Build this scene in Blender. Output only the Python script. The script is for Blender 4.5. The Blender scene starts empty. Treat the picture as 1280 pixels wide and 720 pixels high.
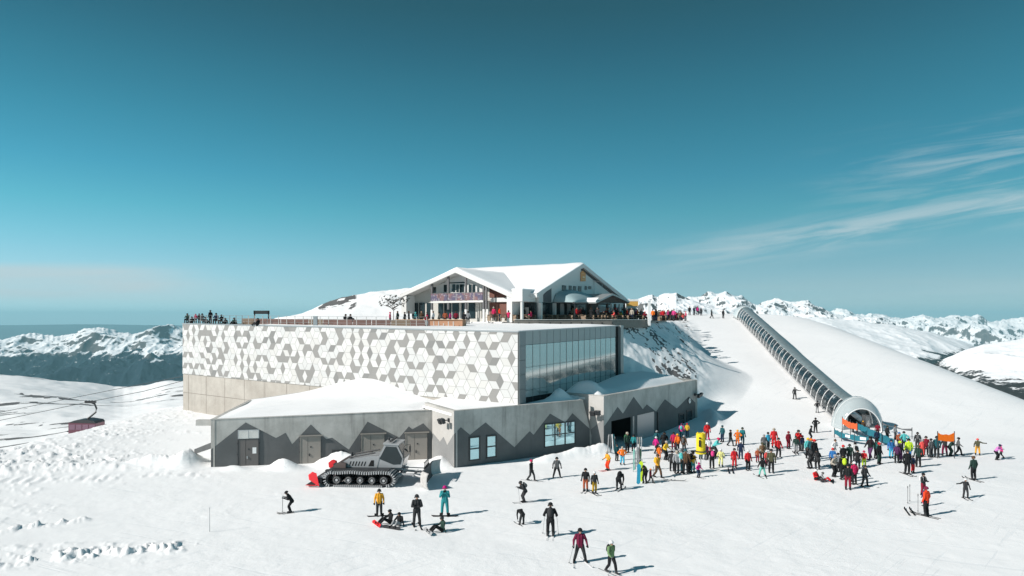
import bpy, bmesh, math, random
import numpy as np
from mathutils import Vector, Matrix
R = math.radians
sc = bpy.context.scene
COL = sc.collection

# ------------------------------------------------------------ camera, sky, sun, exposure
F, CX, HY, CZ = 870.0, 640.0, 400.0, 12.0      # focal in photo pixels, horizon row, camera height
cam = bpy.data.objects.new('camera', bpy.data.cameras.new('camera')); COL.objects.link(cam)
cam.location = (0, 0, CZ); cam.rotation_euler = (R(90), 0, 0)
cam.data.sensor_width = 36; cam.data.lens = F / 1280 * 36; cam.data.shift_y = 40 / 1280
cam.data.clip_start = 0.5; cam.data.clip_end = 60000
sc.camera = cam
SUN_EL, SUN_AZ = R(33), math.atan2(-0.906, -0.42)
sun_dir = Vector((math.sin(SUN_AZ) * math.cos(SUN_EL), math.cos(SUN_AZ) * math.cos(SUN_EL), math.sin(SUN_EL)))
sun = bpy.data.objects.new('sun', bpy.data.lights.new('sun', 'SUN')); COL.objects.link(sun)
sun.data.energy = 5.0; sun.data.angle = R(0.5); sun.data.color = (1.0, 0.945, 0.89)
sun.rotation_euler = (-sun_dir).to_track_quat('-Z', 'Y').to_euler()
sun.location = (-60, -20, 60)
sc.view_settings.view_transform = 'Standard'; sc.view_settings.look = 'None'
sc.view_settings.exposure = 0.25; sc.view_settings.gamma = 1.0
sc.cycles.max_bounces = 6; sc.cycles.transparent_max_bounces = 12
sc.cycles.volume_bounces = 0

class NT:
    """tiny helper for node trees"""
    def __init__(s, tree): s.t = tree; s.n = tree.nodes; s.l = tree.links
    def new(s, kind, **kw):
        n = s.n.new(kind)
        for k, v in kw.items():
            if hasattr(n, k): setattr(n, k, v)
        return n
    def put(s, sock, v):
        if isinstance(v, bpy.types.NodeSocket): s.l.new(v, sock)
        elif v is not None: sock.default_value = v
    def m(s, op, a, b=None, c=None, clamp=False):
        n = s.n.new('ShaderNodeMath'); n.operation = op; n.use_clamp = clamp
        s.put(n.inputs[0], a)
        if b is not None: s.put(n.inputs[1], b)
        if c is not None: s.put(n.inputs[2], c)
        return n.outputs[0]
    def ss(s, v, a, b):
        n = s.n.new('ShaderNodeMapRange'); n.interpolation_type = 'SMOOTHSTEP'
        s.put(n.inputs['Value'], v); n.inputs['From Min'].default_value = a; n.inputs['From Max'].default_value = b
        return n.outputs[0]
    def noise(s, vec, scale, detail=4, rough=0.55, out='Fac', dist=0.0):
        n = s.n.new('ShaderNodeTexNoise')
        if vec is not None: s.put(n.inputs['Vector'], vec)
        n.inputs['Scale'].default_value = scale; n.inputs['Detail'].default_value = detail
        n.inputs['Roughness'].default_value = rough; n.inputs['Distortion'].default_value = dist
        return n.outputs[out]
    def xyz(s, x, y, z):
        n = s.n.new('ShaderNodeCombineXYZ'); s.put(n.inputs[0], x); s.put(n.inputs[1], y); s.put(n.inputs[2], z); return n.outputs[0]
    def mix(s, f, a, b):
        n = s.n.new('ShaderNodeMix'); n.data_type = 'RGBA'
        s.put(n.inputs[0], f)
        for i, v in ((6, a), (7, b)):
            if isinstance(v, tuple) and len(v) == 3: v = (*v, 1)
            s.put(n.inputs[i], v)
        return n.outputs[2]
    def scale(s, vec, sx, sy, sz):
        n = s.n.new('ShaderNodeVectorMath'); n.operation = 'MULTIPLY'; s.put(n.inputs[0], vec); n.inputs[1].default_value = (sx, sy, sz); return n.outputs[0]

world = bpy.data.worlds.new('World'); sc.world = world; world.use_nodes = True
w = NT(world.node_tree); w.n.clear()
sky = w.n.new('ShaderNodeTexSky'); sky.sky_type = 'NISHITA'; sky.sun_disc = False
sky.sun_elevation = SUN_EL; sky.sun_rotation = (-SUN_AZ) % (2 * math.pi); sky.altitude = 1200
sky.air_density = 0.9; sky.dust_density = 0.4; sky.ozone_density = 1.2
tc = w.n.new('ShaderNodeTexCoord'); sep = w.n.new('ShaderNodeSeparateXYZ'); w.l.new(tc.outputs['Generated'], sep.inputs[0])
dx, dy, dz = sep.outputs
front = w.ss(dy, 0.05, 0.2); ys = w.m('MAXIMUM', dy, 0.05)
U = w.m('DIVIDE', dx, ys); V = w.m('DIVIDE', dz, ys)
# teal grade of the air (the photograph's sky leans to cyan), deeper with height
rampn = w.n.new('ShaderNodeValToRGB'); rampn.color_ramp.interpolation = 'LINEAR'
TINT = [(0.0, (0.72, 1.04, 1.5)), (0.022, (0.70, 1.0, 1.27)), (0.046, (0.70, 0.96, 1.09)), (0.075, (0.68, 1.0, 1.03)), (0.108, (0.55, 1.05, 1.0)), (0.148, (0.40, 1.08, 0.97)),
        (0.196, (0.30, 1.02, 0.95)), (0.255, (0.255, 0.96, 0.86)), (0.315, (0.232, 0.86, 0.75)), (0.364, (0.212, 0.74, 0.64)), (0.408, (0.21, 0.66, 0.54)), (0.60, (0.30, 0.66, 0.56)), (1.0, (0.36, 0.72, 0.60))]
el = rampn.color_ramp.elements
for i_, (p_, c_) in enumerate(TINT):
    e_ = el[i_] if i_ < 2 else el.new(p_)
    e_.position = p_; e_.color = (*[x / 1.5 for x in c_], 1)
w.l.new(w.m('MAXIMUM', dz, 0.0), rampn.inputs[0]); tint = rampn.outputs[0]
mulc = w.n.new('ShaderNodeMix'); mulc.data_type = 'RGBA'; mulc.blend_type = 'MULTIPLY'; mulc.inputs[0].default_value = 1
w.l.new(sky.outputs[0], mulc.inputs[6]); w.l.new(tint, mulc.inputs[7])
dim = w.n.new('ShaderNodeHueSaturation'); dim.inputs['Saturation'].default_value = 1.0
w.l.new(mulc.outputs[2], dim.inputs['Color'])
dim.inputs['Value'].default_value = 1.5
# thin cirrus: a rising band to the right, wisps over it, a low veil to the left
Vs = w.m('SUBTRACT', V, w.m('MULTIPLY', U, 0.155))
nv = w.xyz(w.m('MULTIPLY', U, 2.2), w.m('MULTIPLY', Vs, 26), 0.3)
n1 = w.noise(nv, 2.0, 7, 0.6, dist=0.6)
n2 = w.noise(w.xyz(w.m('MULTIPLY', U, 1.4), w.m('MULTIPLY', V, 22), 3.7), 1.6, 5, 0.55, dist=0.3)
band = w.m('MULTIPLY', w.ss(w.m('ABSOLUTE', w.m('SUBTRACT', Vs, 0.052)), 0.042, 0.0), w.ss(U, 0.06, 0.42))
cR = w.m('MULTIPLY', band, w.ss(n1, 0.34, 0.68))
up = w.m('MULTIPLY', w.ss(w.m('ABSOLUTE', w.m('SUBTRACT', Vs, 0.125)), 0.085, 0.0), w.ss(U, 0.36, 0.68))
cU = w.m('MULTIPLY', up, w.m('MULTIPLY', w.ss(n1, 0.42, 0.74), 0.5))
veil = w.m('MULTIPLY', w.m('MULTIPLY', w.ss(V, 0.088, 0.070), w.ss(V, 0.015, 0.045)), w.ss(w.m('ADD', U, w.m('MULTIPLY', V, 3.0)), -0.18, -0.42))
cL = w.m('MULTIPLY', veil, w.m('ADD', 0.5, w.m('MULTIPLY', w.ss(n2, 0.35, 0.65), 0.40)))
low = w.m('MULTIPLY', w.ss(V, 0.085, 0.02), w.m('MULTIPLY', w.ss(U, 0.05, 0.5), w.m('ADD', 0.15, w.m('MULTIPLY', w.ss(n2, 0.35, 0.7), 0.25))))
cl = w.m('MULTIPLY', w.m('MINIMUM', w.m('ADD', w.m('ADD', w.m('MULTIPLY', cR, 0.6), cU), w.m('ADD', cL, low)), 0.8), front)
cm = w.mix(cl, dim.outputs[0], (6.8, 7.7, 8.0))
bg = w.n.new('ShaderNodeBackground'); w.l.new(cm, bg.inputs[0]); bg.inputs[1].default_value = 0.075
wo = w.n.new('ShaderNodeOutputWorld'); w.l.new(bg.outputs[0], wo.inputs[0])

# ------------------------------------------------------------ helpers
def tag(o, label=None, cat=None, group=None, kind=None):
    if label: o['label'] = label
    if cat: o['category'] = cat
    if group: o['group'] = group
    if kind: o['kind'] = kind
    return o
def empty(name, loc, rz=0, label=None, cat=None, group=None):
    o = bpy.data.objects.new(name, None); COL.objects.link(o); o.location = loc; o.rotation_euler = (0, 0, rz)
    o.empty_display_size = 0.3
    return tag(o, label, cat, group)

_mats = {}
def mat(name, col=(0.5, 0.5, 0.5), rough=0.6, metal=0.0, var=0.0, vscale=3.0, bump=0.0, bscale=20.0, spec=0.5, alpha=None):
    if name in _mats: return _mats[name]
    m = bpy.data.materials.new(name); m.use_nodes = True; t = NT(m.node_tree); b = m.node_tree.nodes['Principled BSDF']
    b.inputs['Base Color'].default_value = (*col, 1); b.inputs['Roughness'].default_value = rough
    b.inputs['Metallic'].default_value = metal; b.inputs['Specular IOR Level'].default_value = spec
    c = t.n.new('ShaderNodeTexCoord').outputs['Object']
    if var:
        n = t.noise(c, vscale, 6, 0.6)
        t.l.new(t.mix(n, tuple(x * (1 - var) for x in col), tuple(min(1, x * (1 + var)) for x in col)), b.inputs['Base Color'])
    if bump:
        bm_ = t.n.new('ShaderNodeBump'); bm_.inputs['Strength'].default_value = bump; bm_.inputs['Distance'].default_value = 0.05
        t.l.new(t.noise(c, bscale, 5), bm_.inputs['Height']); t.l.new(bm_.outputs[0], b.inputs['Normal'])
    if alpha is not None: b.inputs['Alpha'].default_value = alpha
    _mats[name] = m; return m

class MB:
    """collects polygons into one mesh object"""
    def __init__(s): s.v = []; s.f = []; s.mi = []; s.ms = []
    def _m(s, m):
        if m is None: return 0
        if m not in s.ms: s.ms.append(m)
        return s.ms.index(m)
    def poly(s, pts, m=None):
        i = len(s.v); s.v += [tuple(p) for p in pts]; s.f.append(tuple(range(i, i + len(pts)))); s.mi.append(s._m(m))
    def faces(s, vs, fs, m=None):
        i = len(s.v); s.v += [tuple(p) for p in vs]; k = s._m(m)
        for f in fs: s.f.append(tuple(i + j for j in f)); s.mi.append(k)
    def prism(s, base, vec, m=None):
        vec = Vector(vec); a = [Vector(p) for p in base]; b = [p + vec for p in a]; n = len(a)
        s.faces(a + b, [tuple(range(n))[::-1], tuple(range(n, 2 * n))] + [(i, (i + 1) % n, n + (i + 1) % n, n + i) for i in range(n)], m)
    def box(s, c, size, m=None, rot=None):
        c = Vector(c); h = [x / 2 for x in size]; M = rot or Matrix.Identity(3)
        vs = [c + M @ Vector((x * h[0], y * h[1], z * h[2])) for z in (-1, 1) for x, y in ((-1, -1), (1, -1), (1, 1), (-1, 1))]
        s.faces(vs, [(3, 2, 1, 0), (4, 5, 6, 7), (0, 1, 5, 4), (1, 2, 6, 5), (2, 3, 7, 6), (3, 0, 4, 7)], m)
    def tube(s, pts, r, m=None, n=8, caps=True, closed=False):
        pts = [Vector(p) for p in pts]; N = len(pts); rs = r if isinstance(r, (list, tuple)) else [r] * N; vs = []
        for i, p in enumerate(pts):
            d = (pts[min(i + 1, N - 1)] - pts[max(i - 1, 0)]) if not closed else (pts[(i + 1) % N] - pts[i - 1])
            d = d.normalized() if d.length else Vector((0, 0, 1))
            a = d.cross(Vector((0, 0, 1)) if abs(d.z) < 0.95 else Vector((1, 0, 0))).normalized(); b = d.cross(a)
            vs += [p + (a * math.cos(2 * math.pi * k / n) + b * math.sin(2 * math.pi * k / n)) * rs[i] for k in range(n)]
        fs = [(i * n + k, i * n + (k + 1) % n, ((i + 1) % N) * n + (k + 1) % n, ((i + 1) % N) * n + k) for i in range(N if closed else N - 1) for k in range(n)]
        if caps and not closed: fs += [tuple(range(n))[::-1], tuple(range((N - 1) * n, N * n))]
        s.faces(vs, fs, m)
    def ell(s, c, r, m=None, n=10, k=6, rot=None, lo=-1.0):
        c = Vector(c); M = rot or Matrix.Identity(3); vs = []; t0 = math.asin(max(-1, lo))
        for i in range(k + 1):
            t = t0 + (math.pi / 2 - t0) * i / k
            for j in range(n):
                a = 2 * math.pi * j / n
                vs.append(c + M @ Vector((r[0] * math.cos(t) * math.cos(a), r[1] * math.cos(t) * math.sin(a), r[2] * math.sin(t))))
        fs = [(i * n + j, i * n + (j + 1) % n, (i + 1) * n + (j + 1) % n, (i + 1) * n + j) for i in range(k) for j in range(n)] + [tuple(range(n))[::-1]]
        s.faces(vs, fs, m)
    def mesh(s, name, m=None, smooth=False):
        me = bpy.data.meshes.new(name); me.from_pydata(s.v, [], s.f)
        ms = s.ms if s.ms else [m]
        for x in ms: me.materials.append(x)
        me.polygons.foreach_set('material_index', s.mi)
        bm = bmesh.new(); bm.from_mesh(me); bmesh.ops.remove_doubles(bm, verts=bm.verts, dist=0.0004)
        bmesh.ops.recalc_face_normals(bm, faces=bm.faces); bm.to_mesh(me); bm.free()
        if smooth:
            me.polygons.foreach_set('use_smooth', [True] * len(me.polygons)); me.set_sharp_from_angle(angle=R(40))
        return me
    def build(s, name, m=None, parent=None, smooth=False, loc=None):
        me = s.mesh(name, m, smooth); o = bpy.data.objects.new(name, me); COL.objects.link(o)
        if parent is not None:
            o.parent = parent
            if loc is None:   # vertices are in world space: keep them there
                o.matrix_parent_inverse = (Matrix.Translation(parent.location) @ parent.rotation_euler.to_matrix().to_4x4()).inverted() if parent.type == 'EMPTY' else Matrix.Identity(4)
            else: o.location = loc
        elif loc is not None: o.location = loc
        return o

# value noise, numpy
def _h(ix, iy, s):
    h = (ix.astype(np.int64) * 374761393 + iy.astype(np.int64) * 668265263 + s * 982451653) & 0x7fffffff
    h = ((h ^ (h >> 13)) * 1274126177) & 0x7fffffff
    return ((h ^ (h >> 16)) & 0xffff) / 65535.0
def vn(x, y, s=0):
    x = np.asarray(x, float); y = np.asarray(y, float)
    ix = np.floor(x); iy = np.floor(y); fx = x - ix; fy = y - iy
    fx = fx * fx * fx * (fx * (fx * 6 - 15) + 10); fy = fy * fy * fy * (fy * (fy * 6 - 15) + 10)
    a = _h(ix, iy, s); b = _h(ix + 1, iy, s); c = _h(ix, iy + 1, s); d = _h(ix + 1, iy + 1, s)
    return (a + (b - a) * fx) * (1 - fy) + (c + (d - c) * fx) * fy
def fbm(x, y, o=5, s=0, g=0.5, ridge=False):
    t = 0; a = 1; n = 0
    for k in range(o):
        v = vn(x * 2 ** k + 17.3 * k, y * 2 ** k - 9.1 * k, s + k)
        if ridge: v = (1 - np.abs(2 * v - 1)) ** 1.6
        t = t + a * v; n += a; a *= g
    return t / n
def sst(x, a, b):
    t = np.clip((np.asarray(x, float) - a) / (b - a), 0, 1); return t * t * (3 - 2 * t)

# ------------------------------------------------------------ the ground: one sheet from under the camera to the far ridges
PLAT = [(-31, 109.5), (0.5, 87.6), (11.5, 88.5), (17.2, 95.5), (25.5, 111.5), (33.5, 147), (36, 178), (-50, 178), (-52, 150)]
def polydist(X, Y, P):
    X = np.asarray(X, float); Y = np.asarray(Y, float); d = np.full(X.shape, 1e9); ins = np.zeros(X.shape, bool)
    for i in range(len(P)):
        x0, y0 = P[i]; x1, y1 = P[(i + 1) % len(P)]; ex, ey = x1 - x0, y1 - y0
        t = np.clip(((X - x0) * ex + (Y - y0) * ey) / (ex * ex + ey * ey), 0, 1)
        d = np.minimum(d, np.hypot(X - x0 - t * ex, Y - y0 - t * ey))
        c = ((y0 > Y) != (y1 > Y)); xx = x0 + (Y - y0) * ex / (ey if ey else 1e-9); ins ^= c & (X < xx)
    return d, ins
def segd(X, Y, a, b):
    ex, ey = b[0] - a[0], b[1] - a[1]; L = ex * ex + ey * ey
    t = np.clip(((X - a[0]) * ex + (Y - a[1]) * ey) / L, 0, 1); return np.hypot(X - a[0] - t * ex, Y - a[1] - t * ey), t
MIDP = [(-400, 455), (-200, 460), (0, 467), (50, 471), (100, 477), (130, 483), (165, 489), (185, 480), (210, 476), (260, 474), (400, 470)]
def terrain(X, Y, attr=False):
    X = np.asarray(X, float); Y = np.asarray(Y, float)
    ramp = 0.168 * 3.5 * np.logaddexp(0, (Y - 76.5) / 3.5)
    top = 13.5 - 0.03 * np.maximum(Y - 165, 0) - 0.4 * np.maximum(Y - 185, 0)
    ramp = np.minimum(ramp, top) - 0.35 * np.exp(-((ramp - top) / 1.0) ** 2)
    ramp = ramp * sst(X, 2, 16) + (1 - sst(X, 2, 16)) * np.minimum(0, -(Y - 200) * 0.3) * sst(X, -80, -50)
    z = ramp
    e = X - 66.5; z = z - (0.5 * np.logaddexp(0, e / 2.5) * 2.5)                     # the right shoulder falls away
    # left: past X = -46 the ground dips to a shallow valley, then a far crest
    d = np.maximum(-(X + 46) - 3 * (fbm(X / 14, Y / 14, 3, 5) - 0.5) * 2, 0)
    zl = -13 * (1 - np.exp(-d / 25)) - 0.05 * d
    t = X / np.maximum(Y, 5); px = CX + F * t
    zt = CZ - (sum(np.interp(px + k_, [p[0] for p in MIDP], [p[1] for p in MIDP]) for k_ in (-22, -11, 0, 11, 22)) / 5 - HY) / F * 400
    base400 = -13 * (1 - np.exp(-np.maximum(-(t * 400 + 46), 0) / 25)) - 0.05 * np.maximum(-(t * 400 + 46), 0)
    lm = sst(-X, 40, 70) * sst(Y, 60, 100)
    zl = zl + (zt - base400) * sst(Y, 130, 400) * lm
    zl = zl + lm * sst(Y, 90, 200) * (3.2 * (fbm(X / 45, Y / 45, 4, 11) - 0.5) + 1.0 * (fbm(X / 9, Y / 9, 3, 12) - 0.5))
    zl = zl - np.maximum(Y - 400, 0) * 0.55 * lm
    z = z + np.where(X < 0, zl, 0)
    z = z - np.maximum(np.hypot(X, Y) - 620, 0) * 0.45 - 8 * sst(-Y, 20, 120)
    z = np.maximum(z, -900)
    # the terrace plateau and its rocky bank
    pd, ins = polydist(X, Y, PLAT)
    q = (X - 21.3) * 0.784 - (Y - 80.3) * 0.62; sdir = (X - 21.3) * 0.62 + (Y - 80.3) * 0.784
    msk = (1 - sst(q, -3, -0.3) * (1 - sst(sdir, 2, 17))) * np.where(X < 21.3, sst(Y, 79.6, 80.6), 1)
    wv = np.where(ins, 1.0, np.clip(1 - pd / (14 - 8.5 * sst(Y, 96, 116)), 0, 1) ** 1.4 * msk)
    rough_b = (fbm(X / 3.2, Y / 3.2, 4, 21) - 0.5)
    bank = np.where(ins, 0, sst(wv, 0.02, 0.3) * (1 - wv * 0.5)) * (X > 5) * (1 - sst(CX + F * X / np.maximum(Y, 5), 870, 900))
    z = z + (11.75 - z) * wv * np.where(z < 11.75, 1, 0) + bank * (rough_b * 1.0 + (fbm(X / 0.8, Y / 0.8, 3, 22) - 0.5) * 0.5)
    # snow dome with crags behind the chalet
    hx, hy = X + 22, Y - 152
    u = -px + 500
    dome = np.interp(X, [-56, -46, -42, -40, -37, -34, -29, -22], [0, 0.9, 1.8, 2.6, 4.3, 5.3, 6.2, 6.6]) * sst(Y, 118, 146) * (1 - sst(X, 5, 30)) * (1 - sst(Y, 160, 200))
    z = z + dome + dome * 0.20 * (fbm(X / 5, Y / 5, 4, 31) - 0.5)
    # gentle rolling and worn texture of the piste
    flat = (Y < 80) & (Y > 5)
    z = z + 0.22 * (fbm(X / 11, Y / 11, 3, 41) - 0.5) * (Y > 0)
    def bump(x, y, a, sx, sy, rot=0.0):
        c, s_ = math.cos(rot), math.sin(rot); u_ = (X - x) * c + (Y - y) * s_; v_ = -(X - x) * s_ + (Y - y) * c
        return a * np.exp(-(u_ / sx) ** 2 - (v_ / sy) ** 2) * (0.72 + 0.55 * fbm(X * 0.8, Y * 0.8, 2, 51) + 0.10 * (fbm(X * 5, Y * 4, 2, 53) - 0.5))
    for b in ((-18.3, 56.0, 0.85, 1.25, 0.7), (-22.3, 55.7, 0.30, 1.0, 0.5), (-14.6, 57.2, 1.2, 1.3, 0.8), (-12.8, 56.8, 0.9, 1.2, 0.8), (-10.0, 57.6, 0.6, 1.0, 0.8),
              (-6.0, 57.6, 1.0, 1.0, 0.9), (-26.8, 57.5, 0.9, 1.0, 1.4), (-29.5, 57.8, 0.5, 1.4, 1.0), (23.2, 80.6, 0.9, 0.8, 1.6), (22.6, 78.0, 0.5, 0.7, 1.0)):
        z = z + bump(*b)
    sd, st = segd(X, Y, (0.5, 57.9), (8.0, 62.4)); z = z + (0.2 + 0.85 * st) * np.exp(-(sd / (0.45 + 0.5 * st)) ** 2) * (0.68 + 0.6 * fbm(X * 0.9, Y * 0.9, 2, 52) + 0.12 * (fbm(X * 5, Y * 4, 2, 54) - 0.5)) * sst(st, 0, 0.3)
    # rubble left by the groomers
    cl = fbm(X * 1.5, Y * 1.5, 4, 61, 0.6); cl2 = np.maximum(cl - 0.5, 0) * 5
    s1, t1 = segd(X, Y, (-52, 55.0), (-27, 57.5)); m1 = np.exp(-(s1 / 1.7) ** 2)
    s2, t2 = segd(X, Y, (-27.5, 34.2), (-16.0, 37.4)); m2 = np.exp(-(s2 / 0.8) ** 2) * (1 - sst(t2, 0.8, 1.0))
    s3, t3 = segd(X, Y, (-32, 37.5), (-26, 42.0)); m3 = np.exp(-(s3 / 0.5) ** 2)
    s4, _ = segd(X, Y, (-60, 63), (-34, 60.5)); m4 = np.exp(-(s4 / 3.5) ** 2)
    z = z + m1 * (0.26 + cl2 * 0.11) + m2 * cl2 * 0.24 + m3 * cl2 * 0.2 + m4 * cl2 * 0.10
    z = z + np.exp(-((X + 43) / 5.0) ** 2) * (Y > 40) * (Y < 110) * (0.2 + cl2 * 0.08)
    lw = sst(-X, 8, 30) * sst(Y, 30, 36) * (1 - sst(Y, 95, 110)); z = z + lw * 0.05 * cl2 * sst(fbm(X / 6, Y / 4, 3, 44), 0.5, 0.62)
    near = (Y > 25) & (Y < 60); z = z + np.where(near, 0.035 * (fbm(X * 1.1, Y * 1.1, 3, 71) - 0.5), 0)
    # a groomed corduroy strip with cleat marks
    s5, _ = segd(X, Y, (-45, 50.5), (-24, 53.8)); z = z + np.exp(-(s5 / 0.9) ** 2) * 0.06 * np.sin((X + Y * 0.2) * 7) * (fbm(X, Y, 2, 3) > 0.4)
    if not attr: return z
    # rock shows where the bank and the dome are steep or wind-scoured
    nb = fbm((X * 0.8 + Y * 0.6) / 0.42, (Y * 0.8 - X * 0.6) / 1.0, 4, 81, 0.7)
    rock = np.clip(bank * 1.4, 0, 1) * (1 - sst(CX + F * X / np.maximum(Y, 5), 862, 880)) * sst(nb, 0.50, 0.60) * (0.35 + 0.65 * sst(fbm(X / 4, Y / 4, 3, 83), 0.42, 0.6)) * sst(sdir + 2.0 * (X - 17) * 0, -8, 4)
    pxx = CX + F * X / np.maximum(Y, 5)
    edge_ = (dome > 1.0) & (Y > 118) & (Y < 165)
    cn_ = fbm(X / 2.6, Y / 2.6, 5, 33, 0.6)
    crag = edge_ * np.maximum(sst(pxx, 392, 402) * (1 - sst(pxx, 438, 452)) * sst(dome, 1.2, 3.0) * sst(cn_, 0.40, 0.47), sst(pxx, 448, 456) * (1 - sst(pxx, 470, 480)) * sst(Y, 143, 147) * sst(cn_, 0.38, 0.46))
    lrock = lm * sst(Y, 70, 85) * sst(fbm((X * 0.9 + Y * 0.45) / 26, (Y * 0.9 - X * 0.4) / 4.0, 5, 91, 0.6), 0.58, 0.63) * sst(fbm(X / 38, Y / 30, 3, 95), 0.52, 0.60) * (1 - sst(Y, 380, 430)) * 0.95
    return z, np.clip(np.maximum(np.maximum(rock, crag), lrock), 0, 1)
def tz(x, y): return float(terrain(np.array([x]), np.array([y]))[0])
def on_ground(px, py):
    """the ground point seen at a photo pixel"""
    Ys = np.concatenate([np.arange(30, 90, 0.05), np.arange(90, 200, 0.2)]); X = (px - CX) / F * Ys
    rz = CZ - (py - HY) / F * Ys; g = terrain(X, Ys) >= rz
    if not g.any(): return Vector(((px - CX) / F * 150, 150, tz((px - CX) / F * 150, 150)))
    k = int(np.argmax(g)); return Vector((X[k], Ys[k], float(terrain(X[k:k + 1], Ys[k:k + 1])[0])))

def grid_obj(name, X, Y, Z, m, attrs=None, wrap=False):
    nr, nc = X.shape; co = np.stack([X, Y, Z], -1).reshape(-1, 3)
    me = bpy.data.meshes.new(name); cs = nc if wrap else nc - 1
    i, j = np.meshgrid(np.arange(nr - 1), np.arange(cs), indexing='ij'); j2 = (j + 1) % nc
    q = np.stack([i * nc + j, i * nc + j2, (i + 1) * nc + j2, (i + 1) * nc + j], -1).reshape(-1, 4).astype(np.int32)
    me.vertices.add(len(co)); me.vertices.foreach_set('co', co.ravel().astype(np.float32))
    me.loops.add(q.size); me.loops.foreach_set('vertex_index', q.ravel())
    me.polygons.add(len(q)); me.polygons.foreach_set('loop_start', np.arange(0, q.size, 4, dtype=np.int32))
    me.update(calc_edges=True); me.polygons.foreach_set('use_smooth', np.ones(len(q), bool))
    for k, v in (attrs or {}).items():
        a = me.attributes.new(k, 'FLOAT', 'POINT'); a.data.foreach_set('value', v.ravel().astype(np.float32))
    me.materials.append(m); o = bpy.data.objects.new(name, me); COL.objects.link(o)
    return o

def snow_mat(name, rock=False, grain=1.0, tone=1.0):
    m = bpy.data.materials.new(name); m.use_nodes = True; t = NT(m.node_tree); b = m.node_tree.nodes['Principled BSDF']
    g = t.n.new('ShaderNodeNewGeometry').outputs['Position']
    big = t.noise(g, 0.06, 5, 0.6); fine = t.noise(g, 2.6, 6, 0.65)
    c = t.mix(big, tuple(x * tone for x in (0.80, 0.815, 0.825)), tuple(x * tone for x in (0.88, 0.885, 0.885)))
    c = t.mix(t.m('MULTIPLY', t.ss(fine, 0.55, 0.8), 0.10), c, (0.70, 0.73, 0.75))
    b.inputs['Roughness'].default_value = 0.65; b.inputs['Specular IOR Level'].default_value = 0.25
    rot = t.n.new('ShaderNodeVectorRotate'); rot.inputs['Angle'].default_value = 0.45; t.l.new(g, rot.inputs[0])
    rot2 = t.n.new('ShaderNodeVectorRotate'); rot2.inputs['Angle'].default_value = -0.8; t.l.new(g, rot2.inputs[0])
    trk = t.ss(t.noise(t.scale(rot.outputs[0], 0.10, 3.2, 1), 1.0, 4, 0.6), 0.60, 0.66); trk2 = t.ss(t.noise(t.scale(rot2.outputs[0], 0.12, 2.6, 1), 1.0, 4, 0.6), 0.60, 0.66)
    worn = t.ss(t.noise(g, 0.11, 3, 0.5), 0.40, 0.62)
    h = t.m('ADD', t.m('MULTIPLY', t.m('MULTIPLY', t.noise(g, 1.6, 7, 0.72), 0.46), t.m('ADD', 0.35, t.m('MULTIPLY', worn, 0.65))), t.m('MULTIPLY', t.noise(g, 7.0, 3, 0.7), 0.05))
    h = t.m('SUBTRACT', h, t.m('MULTIPLY', t.m('ADD', trk, trk2), 0.10))
    bp = t.n.new('ShaderNodeBump'); bp.inputs['Strength'].default_value = 0.30 * grain; bp.inputs['Distance'].default_value = 0.35
    t.l.new(h, bp.inputs['Height']); t.l.new(bp.outputs[0], b.inputs['Normal'])
    c = t.mix(t.m('MULTIPLY', t.m('MAXIMUM', trk, trk2), 0.28), c, (0.66, 0.70, 0.73))
    c = t.mix(t.m('MULTIPLY', t.m('MULTIPLY', worn, t.ss(t.noise(g, 4.5, 5, 0.75), 0.56, 0.70)), 0.30), c, (0.60, 0.64, 0.67))
    if rock:
        a = t.n.new('ShaderNodeAttribute'); a.attribute_name = 'rock'
        rn = t.noise(g, 1.6, 7, 0.7)
        rc = t.mix(rn, (0.05, 0.052, 0.056), (0.19, 0.185, 0.18))
        k = t.m('MULTIPLY', t.ss(t.m('ADD', a.outputs['Fac'], t.m('MULTIPLY', t.m('SUBTRACT', t.noise(g, 2.4, 6, 0.75), 0.5), 1.3)), 0.42, 0.58), t.ss(a.outputs['Fac'], 0.02, 0.2))
        c = t.mix(k, c, rc)
    t.l.new(c, b.inputs['Base Color'])
    return m
SNOW = snow_mat('snow', rock=True); SNOWR = snow_mat('roof_snow', grain=0.5)
th = np.concatenate([np.radians(np.linspace(-180, -48, 40)[:-1]), np.radians(np.linspace(-48, 48, 1150)), np.radians(np.linspace(48, 180, 41)[1:-1])])
Yrow = [3, 8, 14, 20, 25]
Yv = 28.0
while Yv < 66: Yrow.append(Yv); Yv += Yv * Yv / (12 * 870) * 1.1
while Yv < 215: Yrow.append(Yv); Yv += 0.42 if Yv < 110 else 0.65
while Yv < 520: Yrow.append(Yv); Yv *= 1.009
while Yv < 2000: Yrow.append(Yv); Yv *= 1.06
rr = np.array(Yrow)
TH, RR = np.meshgrid(th, rr)
GX, GY = RR * np.sin(TH), RR * np.cos(TH)
gz, grock = terrain(GX, GY, True)
ground = grid_obj('ground', GX, GY, gz, SNOW, {'rock': grock}, wrap=True); tag(ground, kind='structure')
del gz, grock

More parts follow.
